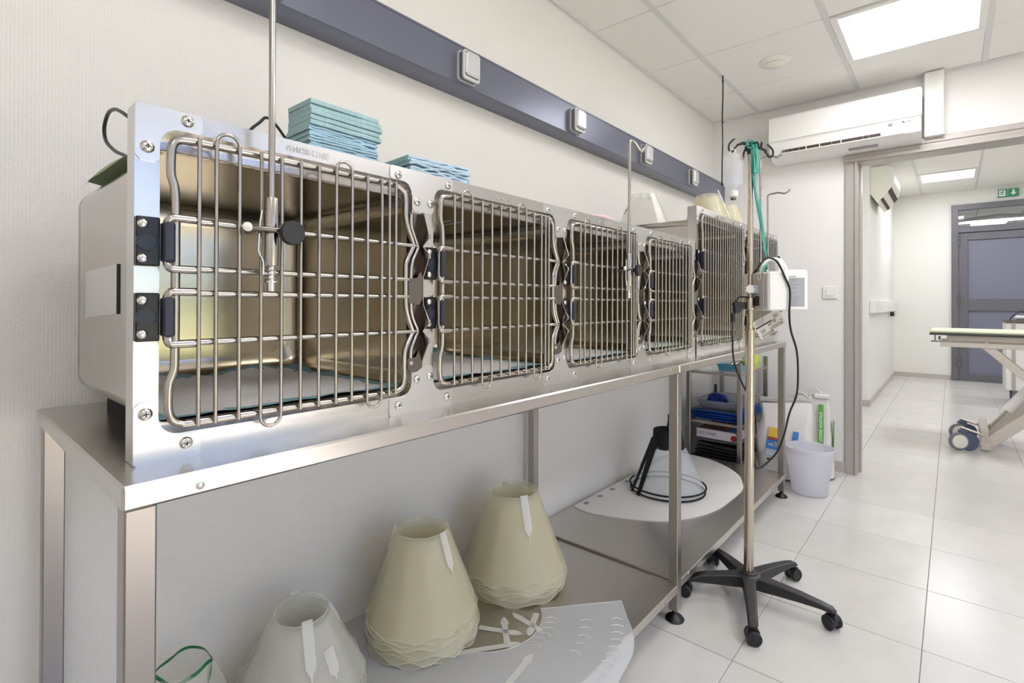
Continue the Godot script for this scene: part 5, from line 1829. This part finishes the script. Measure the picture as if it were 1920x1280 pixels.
	for q in [[-0.06, 0.495, 0.02], [0.02, 0.50, 0.045]]:
		part("handle", MB.new().tube(soft([Vector3(q[0] - 0.035, q[1] - 0.01, 0.03), Vector3(q[0] - 0.02, q[1] + q[2], 0.03), Vector3(q[0] + 0.015, q[1] + q[2], 0.03), Vector3(q[0] + 0.045, q[1] - 0.01, 0.03)], 5), 0.0055, 7), M.sack_white, g)
	# frosted bin
	var bi := thing("waste_bin", "frosted translucent plastic bin on the floor past the end leg", "bin", Vector3(0.7455, 0, -3.335))
	part("body", MB.new().lathe([Vector2(0, 0.004), Vector2(0.085, 0.003), Vector2(0.091, 0.008), Vector2(0.121, 0.257), Vector2(0.1245, 0.259), Vector2(0.1245, 0.263), Vector2(0.120, 0.264), Vector2(0.0885, 0.012), Vector2(0, 0.010)], 48), M.bin_plastic, bi)
	part("rim", MB.new().lathe([Vector2(0.1155, 0.228), Vector2(0.1195, 0.228), Vector2(0.1245, 0.262), Vector2(0.122, 0.266), Vector2(0.119, 0.262)], 48), M.bin_plastic, bi)
	# leaflet on the last cage door
	var lf := thing("instruction_card", "tilted printed instruction card with large figures hanging below the white pump", "card", Vector3(0.8573, 1.0074, -2.0395), 0.7123)
	lf.rotation.z = 0.52
	part("sheet", MB.new().box(Vector3(0.0, 0.0, 0), Vector3(0.112, 0.070, 0.0012), 0.0004), M.leaflet_paper, lf)
	for q in [[-0.022, -0.028, 0.050, 0.010, "leaflet_tint"], [0.020, -0.016, 0.040, 0.014, "leaflet_tint"], [-0.020, 0.008, 0.066, 0.005, "ink"], [0.034, 0.017, 0.018, 0.014, "leaflet_tint"], [-0.034, -0.012, 0.018, 0.014, "leaflet_tint"], [0.020, 0.004, 0.016, 0.012, "leaflet_tint"]]:
		part("printed_block", MB.new().box(Vector3(q[0], q[1], 0.0008), Vector3(q[2], q[3], 0.0005)), M[q[4]], lf)
	var tl := MB.new()
	for i in 7:
		tl.box(Vector3(-0.034 + 0.0016 * i, 0.0145 + 0.0028 * i, 0.0008), Vector3(0.036, 0.0010, 0.0005))
	for q in [[-0.004, -0.002], [0.004, 0.000], [0.022, 0.000]]:
		tl.box(Vector3(q[0], q[1], 0.0009), Vector3(0.006, 0.008, 0.0005))
	part("printed_lines", tl, M.grey_print, lf)
	text("digit", "1", 0.020, 0.0004, M.ink, lf, Transform3D(Basis.IDENTITY, Vector3(-0.004, -0.021, 0.0012)))
	text("digit", "2", 0.024, 0.0004, M.ink, lf, Transform3D(Basis.IDENTITY, Vector3(0.044, -0.012, 0.0012)))
	# thin black cable from the ceiling to the trunking
	var cc := MB.new()
	var q0 := Vector3(0.3315, CEIL + 0.004, -3.11)
	cc.tube(soft([q0, q0 + Vector3(0.002, -0.10, 0), q0 + Vector3(-0.0015, -0.25, 0), q0 + Vector3(0.001, -0.40, 0), q0 + Vector3(-0.002, -0.52, 0), q0 + Vector3(-0.003, -0.66, 0)], 5), 0.0040, 7)
	var hc := one("hanging_cable", cc, M.cable_black, "thin black cable hanging straight down from the ceiling rail beside the saline bottle", "cable")
	for y in [2.405, 2.16, 1.79]:
		part("tie", MB.new().box(Vector3(0.334, y, -3.106), Vector3(0.011, 0.012, 0.008), 0.003), M.cable_black, hc)

# ---------------------------------------------------------------- things on the far wall and ceiling
func build_wall_things() -> void:
	var sw := thing("light_switch", "square white light switch on the far wall beside the doorway", "switch", Vector3(0.760, 1.157, FAR))
	part("plate", MB.new().box(Vector3(0, 0, 0.005), Vector3(0.084, 0.082, 0.010), 0.004), M.white_plastic, sw)
	part("rocker", MB.new().box(Vector3(0, 0, 0.011), Vector3(0.045, 0.043, 0.008), 0.002), M.white_plastic, sw)
	var v := thing("ceiling_vent", "round white extractor vent in the ceiling in front of the air conditioner", "vent", Vector3(0.613, CEIL, -3.122))
	part("flange", MB.new().lathe([Vector2(0.048, -0.012), Vector2(0.080, -0.004), Vector2(0.085, 0.002), Vector2(0.05, 0.002), Vector2(0.048, -0.012)], 36), M.white_plastic, v)
	part("disc", MB.new().lathe([Vector2(0, -0.024), Vector2(0.046, -0.022), Vector2(0.052, -0.017), Vector2(0.050, -0.012), Vector2(0, -0.010)], 36), M.cream_plastic, v)
	# air conditioner
	var a := thing("air_conditioner", "long white air conditioner on the far wall beside the pipe cover", "air conditioner", Vector3(0.437, 2.035, FAR))
	var prof := [Vector2(-0.003, 0.0), Vector2(-0.085, 0.0), Vector2(-0.135, 0.012), Vector2(-0.176, 0.034), Vector2(-0.192, 0.072), Vector2(-0.196, 0.098), Vector2(-0.199, 0.112), Vector2(-0.205, 0.118), Vector2(-0.205, 0.268), Vector2(-0.196, 0.280), Vector2(-0.17, 0.284), Vector2(-0.003, 0.284)]
	var b := MB.new()
	b.xf = Transform3D(Basis(Vector3.UP, PI / 2), Vector3.ZERO)   # (−z, y) run along x
	b.prism(prof, 0.006, 0.794)
	part("casing", b, M.white_plastic, a)
	part("front_panel", MB.new().box(Vector3(0.40, 0.194, 0.203), Vector3(0.80, 0.158, 0.012), 0.008), M.white_plastic, a)
	part("outlet", MB.new().box(Vector3(0.345, 0.049, 0.182), Vector3(0.53, 0.020, 0.010)), M.dark_slot, a)
	part("flap", MB.new().box(Vector3(0.66, 0.049, 0.184), Vector3(0.105, 0.024, 0.012), 0.002), M.off_white, a)
	part("flap", MB.new().box(Vector3(0.395, 0.036, 0.186), Vector3(0.65, 0.007, 0.014), 0.002), M.cream_plastic, a)
	for x in [0.11, 0.14, 0.18, 0.22, 0.295, 0.36, 0.41, 0.52, 0.55]:
		part("vane", MB.new().box(Vector3(x, 0.048, 0.188), Vector3(0.004, 0.020, 0.008)), M.cream_plastic if x in [0.22, 0.295, 0.41] else M.socket_dark, a)
	part("pivot", MB.new().box(Vector3(0.088, 0.048, 0.187), Vector3(0.02, 0.022, 0.010), 0.004), M.socket_dark, a)
	part("display", MB.new().box(Vector3(0.655, 0.094, 0.1965), Vector3(0.022, 0.016, 0.003)), M.socket_dark, a)
	var em := MB.new()
	for k in 3:
		var an := TAU * k / 3.0 + PI / 2
		var c := Vector2(0.716, 0.097)
		var d := Vector2(cos(an), sin(an))
		var s := Vector2(-d.y, d.x)
		em.prism([c, c + d * 0.004 + s * 0.0028, c + d * 0.008, c + d * 0.004 - s * 0.0028], 0.195, 0.1985)
	part("emblem", em, M.ink, a)
	part("wordmark", MB.new().box(Vector3(0.740, 0.096, 0.1965), Vector3(0.024, 0.004, 0.002)), M.grey_print, a)
	var sti := MB.new()
	sti.box(Vector3(0.516, 0.004, 0.128), Vector3(0.150, 0.014, 0.010), 0.002)
	part("rating_sticker", sti, M.grey_print, a)
	one("pipe_cover", MB.new().box(Vector3(0, 0, 0), Vector3(0.090, 0.375, 0.065), 0.004), M.white_plastic, "white vertical pipe cover between the air conditioner and the ceiling", "cover", Vector3(1.286, 2.246, FAR + 0.034))

# ---------------------------------------------------------------- the next room
func build_next_room_things() -> void:
	var z9 := -9.70
	var a := thing("air_conditioner", "second white air conditioner seen end-on through the doorway", "air conditioner", Vector3(0.69, 0, -6.72))
	var b := MB.new()
	b.prism([Vector2(0.001, 2.56), Vector2(0.155, 2.561), Vector2(0.190, 2.535), Vector2(0.207, 2.49), Vector2(0.214, 2.42), Vector2(0.202, 2.355), Vector2(0.15, 2.275), Vector2(0.135, 2.255), Vector2(0.066, 2.175), Vector2(0.001, 2.275)], -0.80, 0.0)
	part("casing", b, M.cream_plastic, a)
	var e := MB.new()
	e.prism([Vector2(0.16, 2.557), Vector2(0.190, 2.535), Vector2(0.207, 2.49), Vector2(0.214, 2.42), Vector2(0.2, 2.36), Vector2(0.17, 2.44), Vector2(0.165, 2.5)], 0.001, 0.006)
	part("end_cap", e, M.white_plastic, a)
	for q in [[0.105, 2.215, 0.82, 0.03], [0.172, 2.302, 0.90, 0.05]]:
		var m := MB.new()
		m.box(Vector3.ZERO, Vector3(q[3], 0.008 if q[3] < 0.04 else 0.004, 0.78))
		var o := part("outlet", m, M.dark_slot, a, Vector3(q[0], q[1], -0.40))
		o.rotation.z = q[2]
	one("wall_ledge", MB.new().box(Vector3.ZERO, Vector3(0.05, 0.135, 3.0), 0.005), M.white_plastic, "white box ledge along the next room's wall under the air conditioner", "ledge", Vector3(0.716, 1.055, -8.15))
	one("door_stop", MB.new().lathe([Vector2(0, 0), Vector2(0.022, 0), Vector2(0.025, 0.006), Vector2(0.022, 0.06), Vector2(0, 0.064)], 16), M.charcoal, "small dark knob under the white ledge in the next room", "knob", Vector3(0.72, 0.915, -8.995))
	# exit sign
	var s := thing("exit_sign", "green emergency exit sign with a running figure and a down arrow", "sign", Vector3(1.938, 2.608, z9))
	part("case", MB.new().box(Vector3(0, 0, 0.02), Vector3(0.215, 0.104, 0.04), 0.004), M.sign_glow, s)
	part("glow_edge", MB.new().box(Vector3(-0.105, 0, 0.02), Vector3(0.008, 0.10, 0.042)), M.sign_white, s)
	var dv := part("divider", MB.new().box(Vector3(0.0, 0, 0.0405), Vector3(0.002, 0.09, 0.002)), M.sign_white, s)
	var ar := MB.new()
	ar.prism([Vector2(0.042, 0.038), Vector2(0.066, 0.038), Vector2(0.066, 0.0), Vector2(0.085, 0.0), Vector2(0.054, -0.036), Vector2(0.023, 0.0), Vector2(0.042, 0.0)], 0.040, 0.0415)
	part("down_arrow", ar, M.sign_white, s)
	part("picture_field", MB.new().box(Vector3(-0.056, 0, 0.0403), Vector3(0.066, 0.082, 0.0015)), M.sign_white, s)
	var rn := MB.new()
	rn.xf = Transform3D(Basis.IDENTITY, Vector3(-0.056, 0, 0.042))
	rn.prism(circle2(0.009, 0.026, 0.006, 12), -0.0005, 0.0005)
	for q in [[[0.004, 0.018], [-0.004, -0.002]], [[-0.004, -0.002], [0.010, -0.012]], [[0.010, -0.012], [0.006, -0.028]], [[-0.004, -0.002], [-0.010, -0.016]], [[-0.010, -0.016], [-0.024, -0.018]], [[0.003, 0.015], [0.017, 0.006]], [[0.003, 0.015], [-0.010, 0.016]], [[-0.010, 0.016], [-0.016, 0.005]]]:
		rn.tube([Vector3(q[0][0], q[0][1], 0), Vector3(q[1][0], q[1][1], 0)], 0.0035, 6)
	part("running_figure", rn, M.sign_green, s)
	# hydraulic examination couch
	var t := thing("examination_table", "hydraulic examination table with pale green top and scissor legs in the next room", "table", Vector3(1.235, 0, -5.09))
	part("cushion", MB.new().box(Vector3(0.90, 0.875, -0.27), Vector3(1.80, 0.022, 0.56), 0.008), M.couch_green, t)
	part("edge_band", MB.new().box(Vector3(0.90, 0.857, -0.27), Vector3(1.81, 0.016, 0.57), 0.006), M.couch_edge, t)
	part("frame", MB.new().box(Vector3(0.93, 0.827, -0.26), Vector3(1.66, 0.045, 0.44), 0.004), M.couch_frame, t)
	part("side_rail", MB.new().box(Vector3(0.95, 0.779, -0.02), Vector3(1.78, 0.036, 0.03), 0.003), M.couch_frame, t)
	part("side_rail", MB.new().box(Vector3(0.95, 0.779, -0.50), Vector3(1.78, 0.036, 0.03), 0.003), M.couch_frame, t)
	var ec := MB.new()
	ec.box(Vector3(0.035, 0.800, -0.02), Vector3(0.060, 0.008, 0.03), 0.001)
	ec.box(Vector3(0.03, 0.832, -0.02), Vector3(0.008, 0.05, 0.03), 0.001)
	ec.box(Vector3(0.056, 0.826, -0.02), Vector3(0.014, 0.028, 0.03), 0.002)
	part("end_clamp", ec, M.steel_dark, t)
	for z in [-0.03, -0.47]:
		var m := MB.new()
		m.xf = Transform3D(Basis(Vector3.BACK, -0.80), Vector3(0.66, 0.425, z))
		m.box(Vector3.ZERO, Vector3(1.03, 0.055, 0.028), 0.004)
		part("scissor_leg", m, M.couch_frame, t)
		var m2 := MB.new()
		m2.xf = Transform3D(Basis(Vector3.BACK, 0.80), Vector3(0.66, 0.395, z - 0.03))
		m2.box(Vector3(0, 0.0, 0), Vector3(1.0, 0.07, 0.028), 0.004)
		part("scissor_leg", m2, M.couch_frame, t)
		part("pivot", MB.new().tube([Vector3(0.66, 0.41, z - 0.05), Vector3(0.66, 0.41, z + 0.02)], 0.016, 12), M.steel_dark, t)
	var ps := MB.new()
	ps.tube([Vector3(0.44, 0.29, -0.24), Vector3(0.62, 0.55, -0.24)], 0.033, 16)
	part("piston", ps, M.white_plastic, t)
	part("piston_rod", MB.new().tube([Vector3(0.305, 0.09, -0.24), Vector3(0.45, 0.30, -0.24)], 0.012, 10), M.steel_rod, t)
	part("floor_bar", MB.new().box(Vector3(0.31, 0.11, -0.25), Vector3(0.045, 0.13, 0.45), 0.006), M.couch_frame, t)
	part("foot", MB.new().box(Vector3(0.315, 0.035, -0.035), Vector3(0.075, 0.06, 0.04), 0.015), M.couch_frame, t)
	part("foot", MB.new().box(Vector3(1.03, 0.04, -0.25), Vector3(0.07, 0.08, 0.5), 0.01), M.couch_frame, t)
	for z in [0.02, -0.36]:
		part("link", MB.new().tube([Vector3(0.175, 0.165, z - 0.02), Vector3(0.31, 0.125, z - 0.02)], 0.009, 8), M.steel_rod, t)
		var cs := MB.new()
		cs.box(Vector3(0.19, 0.125, z - 0.02), Vector3(0.06, 0.05, 0.05), 0.012)
		var c := part("caster", cs, M.wheel_blue, t)
		for k in 2:
			var w := MB.new()
			w.xf = Transform3D(Basis(Vector3.UP, 0.5) * Basis(Vector3.RIGHT, PI / 2), Vector3(0.168 + 0.052 * k, 0.066, z + 0.02 - 0.03 * k))
			w.lathe([Vector2(0, -0.014), Vector2(0.055, -0.014), Vector2(0.064, -0.010), Vector2(0.065, 0.010), Vector2(0.056, 0.014), Vector2(0.054, 0.013), Vector2(0, 0.013)], 28)
			part("wheel", w, M.wheel_grey if k == 0 else M.wheel_blue, c)
			if k == 0:
				var f := MB.new()
				f.xf = w.xf
				f.lathe([Vector2(0.050, 0.0135), Vector2(0.048, 0.016), Vector2(0.01, 0.018), Vector2(0, 0.018)], 24)
				part("hub_disc", f, M.cream_plastic, c)
	# white trolley at the edge of the view
	var tr := thing("white_trolley", "white instrument trolley on casters behind the examination table", "trolley", Vector3(1.80, 0, -7.60))
	part("cabinet", MB.new().box(Vector3(0.26, 0.53, -0.25), Vector3(0.52, 0.72, 0.5), 0.006), M.white_plastic, tr)
	part("top_tray", MB.new().box(Vector3(0.26, 0.898, -0.25), Vector3(0.53, 0.025, 0.52), 0.004), M.steel_dark, tr)
	part("side_post", MB.new().box(Vector3(0.058, 0.53, 0.004), Vector3(0.03, 0.72, 0.012)), M.taupe_metal, tr)
	for q in [[0.07, -0.03], [0.45, -0.03], [0.07, -0.46], [0.45, -0.46]]:
		var m := MB.new()
		m.box(Vector3(q[0], 0.130, q[1]), Vector3(0.035, 0.08, 0.03), 0.004)
		m.tube([Vector3(q[0] - 0.014, 0.045, q[1]), Vector3(q[0] + 0.014, 0.045, q[1])], 0.045, 18)
		part("caster", m, M.wheel_grey, tr)
	var ph := thing("grey_handset", "grey handset with a black lead lying on the white trolley", "handset", Vector3(1.93, 0.913, -7.70))
	part("body", MB.new().box(Vector3(0.03, 0.03, 0), Vector3(0.18, 0.05, 0.07), 0.018), M.alu_light, ph)
	part("lead", MB.new().tube(soft([Vector3(-0.10, 0.005, 0.05), Vector3(-0.07, 0.055, 0.05), Vector3(-0.01, 0.095, 0.03), Vector3(0.04, 0.065, 0.0)], 5), 0.005, 7), M.cable_black, ph)
